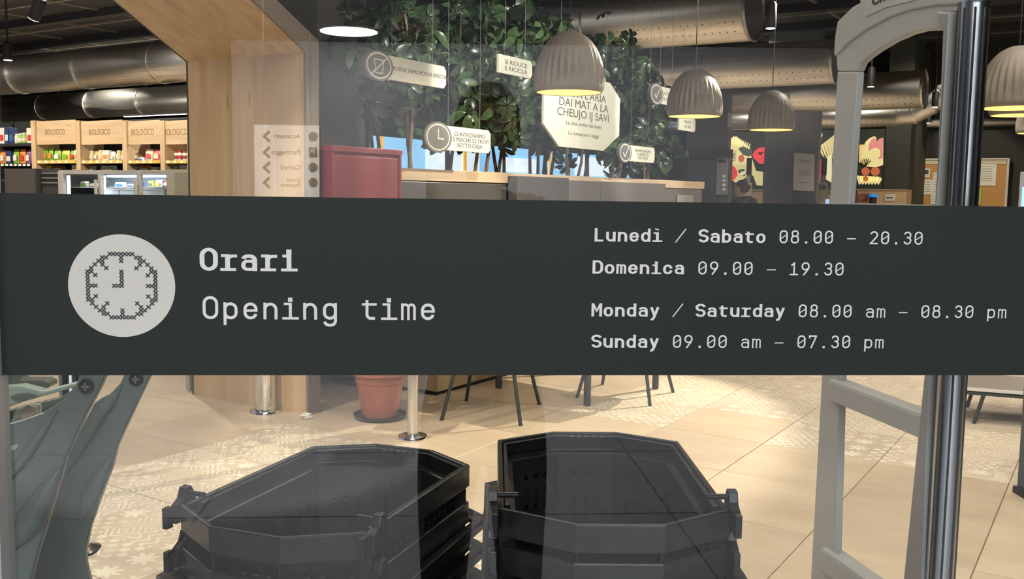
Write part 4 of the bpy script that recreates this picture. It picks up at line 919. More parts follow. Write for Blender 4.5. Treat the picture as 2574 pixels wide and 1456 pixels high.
# solid stand-in for a notice and stand reflected in the glass
ns, no = gt('reflected_notice', 'solid stand-in for a pale reflected notice, in front of the grey column', 'notice', 2022, 15.6)
gpoly('sheet', [(1997, 384), (2048, 388), (2046, 481), (1994, 478)], 15.6, mat('reflection_grey', (.42, .41, .38), .6), ns, no, t=.01)
for k, (a, b_) in enumerate(((402, 2038), (407, 2034), (430, 2038), (435, 2032), (440, 2036), (458, 2030))): gbox('text_line', 2008, a, b_, a+2, 15.584, .004, mat('faint_text', (.25, .25, .23), .6), ns, org=no)
gpoly('reflected_stand', [(1998, 515), (2003, 487), (2018, 481), (2030, 482), (2046, 484), (2056, 515)], 15.62, mat('reflection_dark', (.05, .05, .055), .5), ns, no, t=.02)
MB().box(-.12, .0, 0, .12, .03, 1.4).build('post', matblack, ns)

# cork board
cb, co = gt('cork_board', 'framed cork notice board on the far dark wall', 'board', 2415, 19.0)
gbox('cork', 2300, 402, 2528, 530, 19.0, .03, cork, cb, org=co)
fw_ = mat('board_frame', (.55, .5, .44), .4)
gbox('frame_top', 2296, 398, 2534, 402, 18.97, .07, fw_, cb, org=co, bevel=.004); gbox('header', 2300, 403, 2530, 413, 18.985, .02, mat('board_header', (.5, .46, .33), .5), cb, org=co)
for a in (2294, 2528): gbox('frame_side', a, 398, a+6, 530, 18.97, .07, fw_, cb, org=co)
for a, b_, c_, d_, lb in ((2316, 424, 2337, 446, 'white flyer with dark photo, top left on the cork board'), (2314, 452, 2344, 489, 'white typed sheet on the left of the cork board'), (2345, 434, 2356, 490, 'tall narrow white sheet beside the white gate post on the cork board'), (2452, 413, 2504, 467, 'large white sheet with two printed blocks on the cork board'), (2450, 472, 2466, 515, 'white sheet with green edge low on the cork board'), (2340, 489, 2352, 514, 'white and red leaflet low on the cork board')):
    sh_, so2 = gt('pinned_sheet', lb, 'paper', (a+c_)/2, 18.99, group='sheets on the cork board'); gbox('sheet', a, b_, c_, d_, 18.988, .006, paper, sh_, org=so2)
    n = max(2, int((d_-b_)/7))
    for k in range(n): gbox('text_line', a+(c_-a)*.2, b_+5+k*6, a+(c_-a)*.8, b_+6.3+k*6, 18.985, .002, mat('grey_ink', (.3, .3, .3), .7), sh_, org=so2)
    if 'photo' in lb: gbox('picture', a+2, b_+3, c_-3, b_+14, 18.984, .002, ink, sh_, org=so2)
    if 'green' in lb: gbox('green_edge', c_-4, b_, c_, d_, 18.984, .002, mat('lime', (.35, .5, .05), .6), sh_, org=so2)
dsp, do = gt('display_cooler', 'dark cooler with a blue lit display at the right edge', 'cooler', 2572, 13.0)
gbox('case', 2562, 432, 2680, 520, 13.0, .7, mat('case_grey', (.3, .3, .32), .4), dsp, zb=0, org=do, bevel=.01); gbox('lit_display', 2568, 470, 2660, 520, 12.985, .012, mat('case_lit', (.3, .6, .9), .4, emis=(.25, .5, .8), estr=.9), dsp, org=do)

# ================================================================== FLOOR THINGS
def bollard(px, py, R_, fR, h, lab, m=chrome, sq=False):
    P = atZ(px, py); r_ = thing('steel_post', lab, 'post', P)
    MB().lathe([(fR, 0), (fR, .012), (fR*.96, .022), (R_*1.15, .028)], 40).build('base_flange', chrome, r_, smooth=True)
    MB().lathe([(R_, .0285), (R_, h-.02), (R_*.9, h-.004), (R_*.5, h)], 40).build('tube', m, r_, smooth=True)
    return r_
satin = mat('satin_steel', (.72, .70, .67), .22, 1, .05, 30, stretch=(40, 40, .4))
b1 = bollard(667, 1037, .069, .106, 1.08, 'thick shiny steel post in front of the wooden portal side')
bollard(1037, 1103, .0325, .092, 1.08, 'slim steel post between the terracotta pot and the chair', satin)
bollard(195, 1392, .05, .095, 1.05, 'chrome post base peeking out behind the grey-green trolleys')
for k in range(3): MB().box(.030+k*.012, -.0705, .965, .038+k*.012, -.0695, .985).build('sticker_mark', paper, b1) if 0 else None
P = atZ(478, 979); t_ = thing('beige_stop', 'small beige post at the far foot of the wooden portal', 'post', P, -AZ)
MB().box(-.022, -.022, 0, .022, .022, .16).build('stub', mat('beige_paint', (.45, .40, .32), .5), t_, bevel=.004); MB().box(-.03, -.03, .16, .03, .03, .18).build('cap', mat('beige_paint', (.45, .40, .32), .5), t_, bevel=.004)
# crumpled paper
P = atZ(770, 1046, .02); mb = MB(); rp = random.Random(5); rings_ = []
for i, (f_, z) in enumerate(((.5, -.02), (.95, -.008), (1, .004), (.75, .016), (.3, .023))): rings_.append([((.028+rp.uniform(-.01, .01))*f_*1.3*math.cos(2*PI*k/9), (.022+rp.uniform(-.008, .008))*f_*math.sin(2*PI*k/9), z+rp.uniform(-.003, .003)) for k in range(9)])
o = mb.rings(rings_).build('crumpled_paper', paper); o.location = P; tag(o, 'small crumpled white paper on the floor by the portal foot', 'litter')

# terracotta pot with tall plant
P = atZ(955, 1050); pt_ = thing('terracotta_pot', 'terracotta pot on a dark saucer behind the slim steel post', 'pot', P)
MB().lathe([(.12, .002), (.165, .004), (.175, .03), (.168, .03), (.15, .012)], 40).build('saucer', mat('dark_saucer', (.05, .045, .045), .4), pt_, smooth=True)
MB().lathe([(.105, .014), (.118, .02), (.150, .22), (.152, .24), (.158, .245), (.163, .285), (.178, .292), (.186, .30), (.186, .325), (.178, .332), (.168, .325), (.158, .30)], 48, cap1=False).build('shell', terra, pt_, smooth=True)
MB().lathe([(.158, .29), (.05, .30), (.001, .30)], 24, cap0=False).build('soil', soil, pt_)
rb = thing('rubber_plant', 'dark leafy plant in the terracotta pot', 'plant', P+Vector((0, 0, .302)))
mb = MB()
tips = []
for k in range(4):
    a = k*1.6+.4; p = Vector((.03*math.cos(a), .03*math.sin(a), 0)); pth = [p.copy()]
    for t in range(9): p = p+Vector((.014*math.cos(a)+rp.uniform(-.01, .01), .014*math.sin(a), .085)); pth.append(p.copy())
    mb.tube(pth, [.012-.0009*i for i in range(10)], 6); tips.append(pth)
mb.build('stem', barkd, rb, smooth=True)
for k in range(60):
    pth = rp.choice(tips); f_ = rp.uniform(4.2, 8.99); i = int(f_); c = pth[i].lerp(pth[i+1], f_-i); q = Vector((rp.gauss(0, 1), rp.gauss(0, 1), rp.gauss(0, .4))).normalized()
    put_leaf(rb, c+q*rp.uniform(.06, .22), rp.uniform(.7, .95), q, LM[3] if k % 2 else LM[1])

# chairs and table
cmet = mat('dark_chair_metal', (.035, .045, .045), .45); cseat = mat('dark_chair_shell', (.05, .055, .055), .5)
def chair(legs, lab):
    L4 = [Vector((*p, 0)) for p in legs]; c = sum(L4, Vector())/4; ang = math.atan2((L4[2]-L4[0]).y, (L4[2]-L4[0]).x)
    r_ = thing('cafe_chair', lab, 'chair', c, ang, 'dark metal cafe chairs'); R3 = Matrix.Rotation(-ang, 3, 'Z')
    for p in L4:
        q = R3 @ (p-c); MB().tube([(q.x, q.y, 0), (q.x*.66, q.y*.66, .44)], .0125, 10).build('leg', cmet, r_, smooth=True)
    MB().prism([(-.21, -.20), (.21, -.20), (.22, .05), (.19, .21), (-.19, .21), (-.22, .05)], .44, .462, 'z').build('seat', cseat, r_, bevel=.01)
    rs = []
    for k in range(7):
        t = -1+k/3; rs.append([(t*.21, -.21-.03*(1-t*t)+yy, zz) for yy, zz in ((0, .50), (.012, .50), (-.03, .80), (-.045, .80))])
    MB().rings(rs).build('backrest', cseat, r_, smooth=True)
    for sx in (-1, 1): MB().tube([(sx*.17, -.19, .445), (sx*.18, -.235, .62)], .009, 8).build('back_stay', cmet, r_)
    return r_
chair([(-.452, 6.268), (-.319, 6.878), (.069, 6.146), (.207, 6.78)], 'dark thin-legged chair nearest, right of the slim steel post')
chair([(.489, 7.027), (.724, 7.549), (.995, 6.792), (1.239, 7.278)], 'dark thin-legged chair farther right, pushed into the table')
tc_ = Vector((.515, 7.38, 0)); ta = math.atan2(-.58, .64)
tb = thing('cafe_table', 'square cafe table on thick dark legs between the two chairs', 'table', tc_, ta)
MB().box(-.50, -.50, .725, .50, .50, .752).build('table_top', wd_x, tb, bevel=.004)
MB().box(-.42, -.42, .68, .42, .42, .724).build('apron', cmet, tb)
for sx in (-1, 1):
    for sy in (-1, 1): MB().lathe([(.024, 0), (.026, .01), (.026, .679)], 16, c=(sx*.43, sy*.43)).build('leg', mat('dark_table_leg', (.045, .05, .06), .35), tb, smooth=True)
# low platform at right
E0 = atZ(2416, 973, .24); E1 = atZ(2574, 985, .24); d_ = (E1-E0).normalized(); pa = math.atan2(d_.y, d_.x)
pl_ = thing('low_bench', 'low grey bench top with a white metal edge at the right border', 'bench', Vector((E0.x, E0.y, 0)), pa)
MB().box(0, .0, .215, 1.5, .62, .238).build('top', mat('bench_grey', (.30, .27, .24), .35), pl_, bevel=.003); MB().box(-.01, -.022, .222, 1.5, -.001, .243).build('edge_trim', mat('white_metal', (.75, .74, .72), .3, .3), pl_, bevel=.002)
MB().box(0, -.015, .195, 1.5, .6, .2145).build('frame', cmet, pl_)
for lx, ly in ((.14, .0), (1.3, .0), (.14, .55), (1.3, .55)): MB().tube([(lx, ly, .2), (lx-.05, ly-.01, 0)], .013, 8).build('leg', cmet, pl_)
P = atZ(2588, 1246); dp = thing('navy_post', 'dark blue post at the right border of the floor', 'post', P)
MB().box(-.045, -.045, .0, .045, .045, 1.1).build('shaft', mat('navy_paint', (.035, .05, .085), .4), dp, bevel=.006); MB().box(-.06, -.06, 0, .06, .06, .035).build('foot', matblack, dp, bevel=.006)

# ================================================================== SECURITY GATE
A0 = Vector((.596, 1.82, 0)); A1 = Vector((.661, 1.48, 0)); du = (A1-A0).normalized(); nn = Vector((du.y, -du.x, 0))  # nn points to camera-left
if nn.x > 0: nn = -nn
ga = thing('security_gate', 'light grey arched anti-theft gate with steel post and cross bars', 'gate', A0, math.atan2(du.y, du.x))
def gu(px, py): P = onpl(px, py, A0, nn); return ((P-A0).dot(du), P.z)
def lp(v): return v
SG = 1 if (Matrix.Rotation(-math.atan2(du.y, du.x), 3, 'Z') @ nn).y > 0 else -1   # +1: camera side is +y in the gate frame
def gprism(name, pts, t0, t1, m, bevel=.003):
    return MB().prism(pts, SG*t0, SG*t1, 'y').build(name, m, ga, bevel=bevel)
def down(p, q, z=0.): t = (z-p[1])/(q[1]-p[1]); return (p[0]+(q[0]-p[0])*t, z)
fo1, fo2, fo3 = gu(2085, 510), gu(2065, 945), gu(2037, 1456); fi1, fi2, fi3 = gu(2132, 510), gu(2111, 945), gu(2097, 1456)
top_f = gu(2104, 180); top_i = gu(2155, 180)
gprism('far_leg', [down(fo2, fo3), fo3, fo2, fo1, top_f, top_i, fi1, fi2, fi3, down(fi2, fi3)], -.015, 0, wgrey)
def gun(px, py): P = onpl(px, py, A0+nn*.014, nn); return ((P-A0).dot(du), P.z)
no1, no2, no3 = gu(2374, 515), gu(2355, 945), gu(2335, 1456); ni1, ni2, ni3 = gun(2351, 512), gun(2322, 945), gun(2270, 1456)
ntp, nti = gu(2406, 30), gun(2369, 73)
gprism('near_leg', [down(ni2, ni3), ni3, ni2, ni1, nti, gu(2372, 30), ntp, no1, no2, no3, down(no2, no3)], -.028, .014, mat('warm_grey_plastic', (.34, .33, .315), .4))
arch_o = [top_f, gu(2101, 140), gu(2104, 90), gu(2110, 55), gu(2150, 18), gu(2200, -8), gu(2280, -35), gu(2400, -55), (ntp[0], gu(2400, -55)[1])]
arch_i = [nti, gu(2320, 77), gu(2285, 86), gu(2240, 106), gu(2200, 130), gu(2177, 147), gu(2163, 160), top_i]
gprism('arch', arch_o+[ntp, gu(2372, 31)]+arch_i, -.015, .0, wgrey)
hood_i = [gu(2406, 12), gu(2350, 15), gu(2290, 26), gu(2235, 46), gu(2180, 76), gu(2140, 105), gu(2104, 141)]
gprism('arch_hood', [gu(2100, 140), gu(2103, 90), gu(2109, 54), gu(2149, 16), gu(2199, -10), gu(2279, -37), gu(2400, -57), (ntp[0]+.05, gu(2400, -57)[1]), (ntp[0]+.05, gu(2406, 12)[1])]+hood_i, -.019, .004, wgrey)
zb0 = gu(2150, 511)[1]; gprism('lower_bar', [(fi1[0], zb0), (ni1[0]+.005, zb0), (ni1[0]+.005, zb0-.045), (fi1[0], zb0-.045)], -.026, -.002, mat('warm_grey_plastic', (.3, .3, .3), .4))
for zt, zb_ in ((gu(2112, 957)[1], gu(2097, 1008)[1]), (gu(2099, 1389)[1], gu(2085, 1440)[1]), (gu(2099, 1389)[1]-.30, gu(2085, 1440)[1]-.30)):
    u0 = gu(2098, 985)[0]-.005; u1_ = gu(2311, 1080)[0]+.022
    gprism('cross_bar', [(u0, zb_), (u1_, zb_), (u1_, zt), (u0, zt)], -.024, .012, wgrey, bevel=.006)
    gprism('bar_face', [(u0+.006, zb_+.004), (u1_-.001, zb_+.004), (u1_-.001, zt-.007), (u0+.006, zt-.007)], .0125, .0138, wgrey, bevel=0)
xc = gu(2374, 515)[0]; 
def chr_u(px, py, r): return gu(px, py)[0]+r
zt_ = gu(2406, 11)[1]; RC = .0212
cx = (gu(2375, 515)[0]+gu(2404, 40)[0])/2+.020
MB().lathe([(RC, .0), (RC, zt_)], 40, c=(cx, -SG*.014)).build('steel_tube', brushed, ga, smooth=True)
mb = MB(); 
for k in range(9): a = 2*PI*k/9+.2; mb.box(cx+RC*math.cos(a)-.0013, -SG*.014+RC*math.sin(a)-.0013, .02, cx+RC*math.cos(a)+.0013, -SG*.014+RC*math.sin(a)+.0013, zt_-.01)
mb.build('reflection_streak', mat('streak_dark', (.12, .11, .10), .3, .8), ga)  # dark strips imitate the streaked reflections on the steel tube
MB().box(-.06, -.07, 0, cx+.05, .07, .025).build('floor_plate', brushed, ga, bevel=.004)
la = [gu(2176, 38), gu(2190, 26), gu(2330, -28), gu(2330, -2), gu(2250, 10), gu(2190, 40)]
MB().prism([gu(2168, -5), gu(2310, -38), gu(2310, 0), gu(2236, 18), gu(2184, 42), gu(2178, 38)], SG*.0045, SG*.0055, 'y').build('label', mat('label_grey', (.55, .54, .53), .35), ga)
P_ = gu(2196, 16); Q_ = gu(2256, -6); sl = Vector((Q_[0]-P_[0], 0, Q_[1]-P_[1]))
xd = Vector((sl.x, 0, sl.z)); yd = Vector((-sl.z, 0, sl.x))
ftext('Checkpoint', .030, mat('ink_black', (.01, .01, .012), .5), ga, fr(xd, yd, (P_[0], SG*.006, P_[1]+.009)), align='LEFT', sx=1.25, shear=.3)

# ================================================================== GREY-GREEN TROLLEYS
def cpoly(name, pts, Y, t, m, par, O_, bevel=.003):
    q = [atY(a, b_, Y) for a, b_ in pts]; return MB().prism([(p.x-O_.x, p.z) for p in q], Y-O_.y, Y+t-O_.y, 'y').build(name, m, par, bevel=bevel)
def ext(p, Y, z): P = atY(*p, Y); return p
def trolley(Y, side, lab, bolt, ribs):
    O_ = Vector((atY(40, 1000, Y).x, Y, 0)); r_ = thing('shopping_trolley', lab, 'trolley', O_, 0, 'nested grey-green trolleys')
    cpoly('side_panel', side, Y, .016, cartg, r_, O_, .004)
    P = atY(*bolt, Y); c = (P.x-O_.x, P.z)
    MB().rings([[(c[0]+rr__*math.cos(2*PI*k/28), yy, c[1]+rr__*math.sin(2*PI*k/28)) for k in range(28)] for yy, rr__ in ((-.0005, .0105), (-.004, .0095), (-.004, .0082), (.0, .0075))]).build('bolt_cup', mat('bolt_dark', (.02, .022, .021), .3), r_, smooth=False)
    mb = MB(); mb.box(c[0]-.0055, -.006, c[1]-.0016, c[0]+.0055, -.002, c[1]+.0016); mb.box(c[0]-.0016, -.006, c[1]-.0055, c[0]+.0016, -.002, c[1]+.0055); mb.build('bolt', mat('bolt_grey', (.25, .26, .25), .4, .5), r_, bevel=.0008)
    for pth, rad in ribs:
        q = [atY(a, b_, Y) for a, b_ in pth]; MB().tube([(p.x-O_.x, -.001, p.z) for p in q], rad, 14).build('rib', cartg, r_, smooth=True)
    return r_, O_
def low(Y, px, z): return (px, 728+(0))  # unused
def pyz(px, Y, z): # pixel row of height z at depth Y
    v = Vector((0, Y, z))-O; return 0
side1 = [(-150, 1110), (-60, 1092), (0, 1075), (14, 1069), (60, 1055), (108, 1038), (150, 1010), (173, 991), (190, 965), (202, 930), (270, 930), (250, 975), (215, 1040), (185, 1105), (163, 1154), (150, 1205), (137, 1248), (112, 1330), (90, 1400), (76, 1456), (70, 1560), (80, 1700), (-150, 1700)]
side2 = [(316, 930), (300, 965), (278, 988), (255, 1000), (235, 1015), (170, 1140), (100, 1320), (40, 1500), (40, 1700), (250, 1700), (232, 1500), (213, 1420), (212, 1385), (225, 1325), (255, 1240), (280, 1175), (293, 1121), (317, 1070), (350, 1000), (384, 930)]
c1, O1 = trolley(1.28, side1, 'nearer grey-green plastic trolley at the left edge', (218, 971), [([(150, 1175), (120, 1235), (80, 1305), (50, 1350), (35, 1385)], [.001, .014, .020, .013, .001]), ([(145, 1030), (110, 1080), (70, 1140), (22, 1205)], [.001, .006, .008, .004])])
c2, O2 = trolley(1.40, side2, 'second grey-green plastic trolley nested behind the nearer one', (343, 953), [([(280, 1145), (254, 1195), (228, 1250), (205, 1310)], [.001, .012, .014, .002]), ([(310, 960), (285, 1000), (255, 1040), (200, 1130), (160, 1200)], [.001, .007, .009, .007, .001])])
for r_, O_, Y in ((c1, O1, 1.28), (c2, O2, 1.40)):
    X0 = atY(-150, 1500, Y).x-O_.x; X1 = atY(120, 1500, Y).x-O_.x; zz = atY(0, 1700, Y).z
    MB().box(X0, .02, .12, X1, .05, zz+.03).build('leg_frame', cartg, r_, bevel=.006)
    MB().box(X0-.1, .0, .10, X1, .06, .16).build('chassis', cartg, r_, bevel=.01)
    for xx in (X0-.05, X1-.03):
        MB().rings([[(xx+rr__*math.cos(2*PI*k/24), yy, .055+rr__*math.sin(2*PI*k/24)) for k in range(24)] for yy, rr__ in ((.012, .045), (.016, .055), (.04, .055), (.044, .045))]).build('wheel', black, r_, smooth=True)
cpoly('top_plate', [(0, 973), (52, 969), (110, 984), (188, 962), (196, 972), (150, 985), (60, 1010), (6, 1030), (-80, 1045), (-80, 985)], 1.36, .02, cartl, c1, O1)
cpoly('plate_slot', [(24, 998), (40, 992), (70, 990), (92, 996), (70, 1003), (40, 1006)], 1.355, .004, mat('slot_dark', (.16, .17, .12), .5), c1, O1, 0)
cpoly('basket_floor', [(8, 1036), (60, 1022), (150, 1000), (182, 980), (170, 1000), (108, 1042), (10, 1074)], 1.42, .02, mat('deep_green', (.10, .12, .09), .4), c1, O1)
cpoly('cup_ring', [(22, 1068), (36, 1035), (70, 1016), (100, 1018), (98, 1044), (60, 1052), (40, 1062)], 1.39, .01, cartl, c1, O1)
cpoly('cup_inside', [(44, 1046), (50, 1030), (72, 1020), (92, 1024), (94, 1040), (62, 1051), (50, 1050)], 1.385, .004, mat('cup_tan', (.5, .42, .3), .5), c1, O1, 0)
cpoly('child_seat', [(-60, 935), (46, 935), (50, 955), (110, 955), (124, 962), (124, 974), (112, 978), (58, 973), (-60, 972)], 1.50, .03, mat('seat_green_grey', (.13, .14, .11), .4), c1, O1)
cpoly('handle_slot', [(15, 1126), (44, 1116), (46, 1122), (38, 1131), (15, 1134)], 1.279, .0012, mat('slot_pale', (.5, .45, .38), .5), c1, O1, 0)

# ================================================================== PEOPLE
def person(name, lab, base, yaw, J, heads, cl, hr, look=0):
    r_ = thing(name, lab, 'person', base, yaw)
    def skinm(nm, chains, m, sub=1):
        me = bpy.data.meshes.new(nm); vs_ = []; es = []; rad = []; idx = {}
        for ch in chains:
            prev = None
            for p, r in ch:
                k = tuple(round(c, 4) for c in p)
                if k not in idx: idx[k] = len(vs_); vs_.append(p); rad.append(r)
                i = idx[k]
                if prev is not None: es.append((prev, i))
                prev = i
        me.from_pydata(vs_, es, []); o = bpy.data.objects.new(nm, me); COL.objects.link(o); o.parent = r_; me.materials.append(m)
        md = o.modifiers.new('skin', 'SKIN'); 
        for i, d in enumerate(me.skin_vertices[0].data): d.radius = (rad[i] if isinstance(rad[i], tuple) else (rad[i], rad[i])); d.use_root = (i == 0)
        md.use_smooth_shade = True
        if sub: o.modifiers.new('sub', 'SUBSURF').levels = sub; o.modifiers['sub'].render_levels = sub
        return o
    skinm('body', J['body'], cl, 2)
    for h in J['hands']: skinm('hand', h, skin, 1)
    hx, hy, hz = heads
    hd = MB(); rs = []
    for t, rx, ry, yo in ((-.125, .05, .05, -.01), (-.11, .052, .06, .015), (-.075, .060, .078, .012), (-.03, .070, .092, .004), (.02, .075, .098, 0), (.06, .072, .094, -.004), (.095, .055, .072, -.008), (.115, .025, .035, -.01)):
        rs.append([(hx+rx*math.cos(2*PI*k/20), hy+yo+ry*math.sin(2*PI*k/20), hz+t) for k in range(20)])
    hd.rings(rs).build('head', skin, r_, smooth=True)
    MB().rings([[(hx+a*s_, hy+.088+b_, hz+z) for a, s_ in ((-1, w_), (1, w_))]+[(hx, hy+.088+b_+n_, hz+z)] for z, w_, b_, n_ in ((.02, .006, 0, .008), (-.015, .012, 0, .026), (-.025, .012, 0, .012))]).build('nose', skin, r_, smooth=True)
    for sx in (-1, 1):
        MB().lathe([(.001, -.011), (.011, -.004), (.011, .004), (.001, .011)], 10, c=(hx+sx*.028, hy+.090)).build('eye', mat('eye_dark', (.02, .015, .01), .2), r_).location = (0, 0, hz+.008)
        MB().box(hx+sx*.074-.006, hy-.02, hz-.03, hx+sx*.074+.006, hy+.012, hz+.025).build('ear', skin, r_, bevel=.004)
    MB().box(hx-.024, hy+.088, hz-.055, hx+.024, hy+.094, hz-.047).build('mouth', mat('lip', (.4, .12, .1), .5), r_, bevel=.002)
    rs = []
    for t, rx, ry, yo in ((-.05, .076, .06, -.052), (0, .082, .072, -.042), (.045, .083, .098, -.012), (.09, .070, .09, -.012), (.125, .04, .05, -.014), (.133, .01, .015, -.014)):
        rs.append([(hx+rx*math.cos(2*PI*k/20), hy+yo+ry*math.sin(2*PI*k/20), hz+t) for k in range(20)])
    MB().rings(rs).build('hair', hr, r_, smooth=True)
    return r_, skinm
def hand(w_, tip, sx, grip=(0, 1, 0)):
    w_ = Vector(w_); tip = Vector(tip); d = (tip-w_).normalized(); s_ = d.cross(Vector((0, 0, 1))).normalized(); palm = w_+d*.05; out = []
    up_ = s_.cross(d).normalized(); root = (tuple(w_), .022)
    for k, L_ in enumerate((.062, .072, .068, .054)):
        o = s_*(-.027+.018*k); a = palm+o+d*.02; b_ = a+d*L_*.5-up_*.004; c_ = b_+d*L_*.28-up_*.020; out.append([root, (tuple(palm+o*.7), .014), (tuple(a), .0095), (tuple(b_), .0088), (tuple(c_), .0078)])
    th = w_+d*.02+s_*(.022*sx); out.append([root, (tuple(th), .012), (tuple(th+s_*.03*sx+d*.025), .010), (tuple(th+s_*.034*sx+d*.052), .0085)])
    return out
def body_std(H_, shl, arms, lean=0):
    hip = (0, 0, .93*H_/1.72); z = H_/1.72
    b = [[(hip, (.145, .11)), ((0, lean*.3, 1.08*z), (.135, .10)), ((0, lean*.7, 1.28*z), (.155, .11)), ((0, lean, 1.42*z), (.14, .09)), ((0, lean+.01, 1.50*z), (.055, .055))]]
    for sx in (-1, 1):
        b.append([(hip, (.145, .11)), ((sx*.09, 0, .86*z), (.09, .095)), ((sx*.10, .01, .50*z), (.062, .065)), ((sx*.10, 0, .12*z), (.045, .048)), ((sx*.10, .03, .05), (.042, .05)), ((sx*.11, .17, .035), (.038, .03))])
    for A in arms: b.append([((0, lean, 1.42*z), (.14, .09))]+A)
    return b
# photographer standing outside, reflected in the glass
sx_ = [[((s_*.19, 0, 1.38), .056), ((s_*.24, .09, 1.16), .044), ((s_*.085, .33, 1.43), .030)] for s_ in (-1, 1)]
ph, _ = person('photographer', 'person in dark clothes outside the door holding up a phone', (.15, -.46, 0), 0, {'body': body_std(1.74, .2, sx_), 'hands': [hand((s_*.085, .33, 1.43), (s_*.04, .40, 1.50), -s_) for s_ in (-1, 1)]}, (0, .04, 1.64), cloth, hair)
pho = MB().box(-.078, -.0045, -.038, .078, .0045, .038).build('mobile_phone', matblack, None, bevel=.003); pho.location = (.05, -.012, 1.485); tag(pho, 'black phone held up by the person outside the door', 'phone')
# customer by the mural
Pc = gY(1892, 480, 14.6); pw = W(Pc.x-.02, 14.6)
arms2 = [[((-.19, .02, 1.36), .056), ((-.23, .14, 1.12), .044), ((-.15, .36, 1.02), .030)], [((.19, .02, 1.36), .056), ((.24, .12, 1.12), .044), ((.14, .36, 1.02), .030)]]
cu_, sk = person('person', 'brown-haired person in a dark jacket with striped collar, looking down', (pw.x, pw.y, 0), .95, {'body': body_std(1.66, .2, arms2, .10), 'hands': [hand((s_*.145, .36, 1.02), (s_*.12, .45, .99), -s_) for s_ in (-1, 1)]}, (0, .16, 1.545), mat('charcoal_jacket', (.035, .035, .042), .6), hair)
cu_.scale = (1.04, 1.04, 1.04)
for k in range(3): MB().rings([[(rr__*math.cos(2*PI*q/24), .10+rr__*.8*math.sin(2*PI*q/24), zz) for q in range(24)] for rr__, zz in ((.088-.006*k, 1.405+.018*k), (.086-.006*k, 1.415+.018*k))], False, False).build('collar_stripe', paper if k % 2 == 0 else matblack, cu_, solid=.006)

# ================================================================== OUTSIDE CORRIDOR (behind the camera, reflected in the glass)
def mir(P): return P - ng*(2*(P-G0).dot(ng))
ofl = MB().box(-12, -17, -.02, 12, .98, 0).build('floor_outside', mat('outside_floor', (.33, .33, .345), .35, 0, .06, 2)); tag(ofl, kind='structure'); ofl.rotation_euler = (0, 0, AZG)
jt = MB()
for k in range(-8, 9): jt.box(k*1.1-.004, -16.9, .0001, k*1.1+.004, .95, .0006)
for k in range(15): jt.box(-11.9, -.2-k*1.1-.004, .0007, 11.9, -.2-k*1.1+.004, .0012)
jt.build('joint', mat('joint_dark', (.12, .12, .12), .8), ofl)
oc = MB().box(-12, -17, 3.6, 12, .9, 3.7).build('ceiling_outside', mat('outside_ceiling', (.14, .145, .16), .8)); tag(oc, kind='structure'); oc.rotation_euler = (0, 0, AZG)
a = mir(atY(585, 400, 14)); b_ = mir(atY(2140, 400, 14))
ow = MB()
aa = Vector((a.x, a.y, 0)); bb = Vector((b_.x, b_.y, 0)); dd = (bb-aa); LL = dd.length; wq = thing('wall_outside', None, None, aa, math.atan2(dd.y, dd.x), kind='structure')
MB().box(0, -.15, 0, LL, 0, 3.59).build('pale_wall', mat('outside_wall', (.72, .72, .74), .7), wq)
for s_, m_, nm in ((-1, nearblack, 'wall_outside_left'), (1, nearblack, 'wall_outside_right')):
    o = MB().box(s_*11, -17, 0, s_*11.1, .9, 3.59).build(nm, m_); tag(o, kind='structure'); o.rotation_euler = (0, 0, AZG)
o = MB().box(-12, -17.2, 0, 12, -17, 3.6).build('wall_outside_back', nearblack); tag(o, kind='structure'); o.rotation_euler = (0, 0, AZG)
# round lamp
v0 = atZ(877, 81, 3.585); c_ = mir(v0); v1 = atZ(807, 81, 3.585); R_ = (v1-v0).length
rl = thing('round_ceiling_lamp', 'large round white ceiling lamp outside, reflected in the glass', 'lamp', c_)
MB().lathe([(R_, 0), (R_, .01)], 60).build('diffuser', disc, rl); MB().lathe([(R_*1.01, .0105), (R_*1.01, .0145)], 60).build('housing', paper, rl)
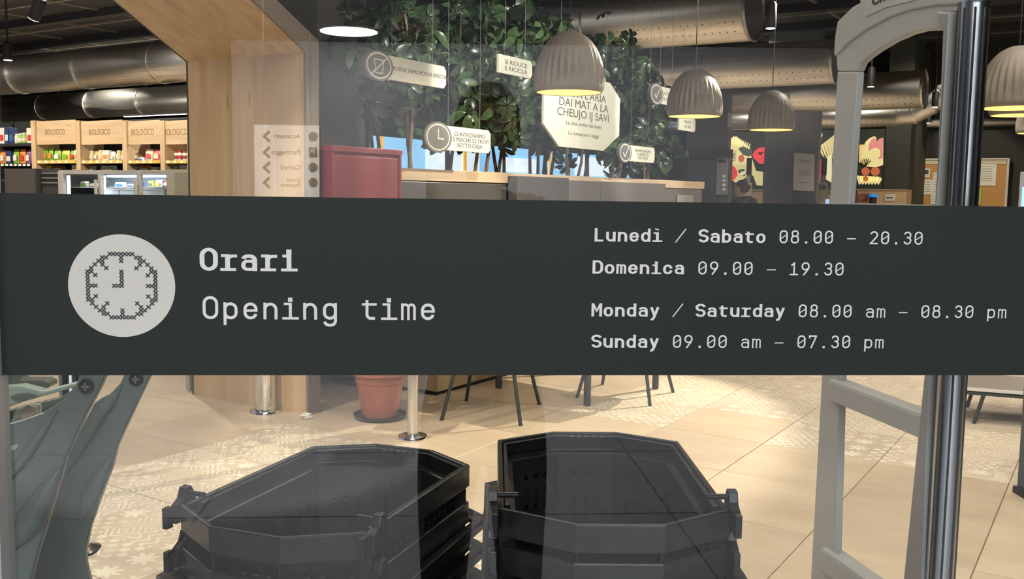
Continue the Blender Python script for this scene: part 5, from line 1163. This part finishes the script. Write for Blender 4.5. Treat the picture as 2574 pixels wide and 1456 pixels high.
# direction board
Yv = 4.0; p0 = mir(atY(803, 320, Yv)); p1 = mir(atY(637, 310, Yv)); bx = Vector((p1.x-p0.x, p1.y-p0.y, 0)); BW = bx.length; bxn = bx.normalized()
zt = atY(720, 314, Yv).z
dbd = thing('direction_board', 'white hanging direction board with arrows, reflected in the glass', 'sign', Vector((p0.x, p0.y, 0)), math.atan2(bxn.y, bxn.x))
# in the board frame x runs along bxn, the printed side faces the glass
yl = Vector((0, 0, 1)).cross(bxn); sg_ = 1 if yl.dot(ng) > 0 else -1
MB().box(0, -sg_*.03, 1.22, BW, 0, zt).build('panel', mat('board_white', (.8, .8, .78), .5), dbd, bevel=.003)
for q in (.04, BW-.04): MB().tube([(q, -sg_*.015, zt-.01), (q, -sg_*.015, 3.599)], .004, 8).build('hanging_rod', midgrey, dbd)
def brd(px, py): P = mir(atY(px, py, Yv)); return (P-Vector((p0.x, p0.y, 0))).dot(bxn), P.z
gi = mat('board_ink', (.05, .05, .05), .6)
for k, (py, t) in enumerate(((343, 'Ascensori'), (383, 'Parcheggio'), (421, 'Carrelli'), (459, 'Uscita\nPedonale'))):
    x, z = brd(755, py); n_ = Vector((1, 0, 0)); o = ftext(t, .027 if k < 3 else .022, gi, dbd, fr((sg_*-1*-1 if 0 else 1, 0, 0), (0, 0, 1), (x, sg_*.0012, z)) if sg_ < 0 else fr((-1, 0, 0), (0, 0, 1), (x, .0012, z)), align='LEFT')
    xa, za = brd(672, py); mb = MB(); s2 = .02
    q1, q2 = brd(678, py-13), brd(664, py); q3 = brd(678, py+13)
    ribbon(mb, [q1, q2, q3], .010, False, lambda a_, b__: (a_, sg_*.0012, b__)); mb.build('arrow', gi, dbd)
    xi, zi = brd(787, py); Rr = .019
    pts = [(xi+Rr*math.cos(2*PI*q/24), zi+Rr*math.sin(2*PI*q/24)) for q in range(24)] if k != 1 else [(xi-.017, zi-.02), (xi+.017, zi-.02), (xi+.017, zi+.02), (xi-.017, zi+.02)]
    MB().prism(pts, sg_*.0005, sg_*.0015, 'y').build('icon', gi, dbd)
    if k == 1: ftext('P', .035, paper, dbd, fr((1, 0, 0) if sg_ < 0 else (-1, 0, 0), (0, 0, 1), (xi, sg_*.0022, zi)))
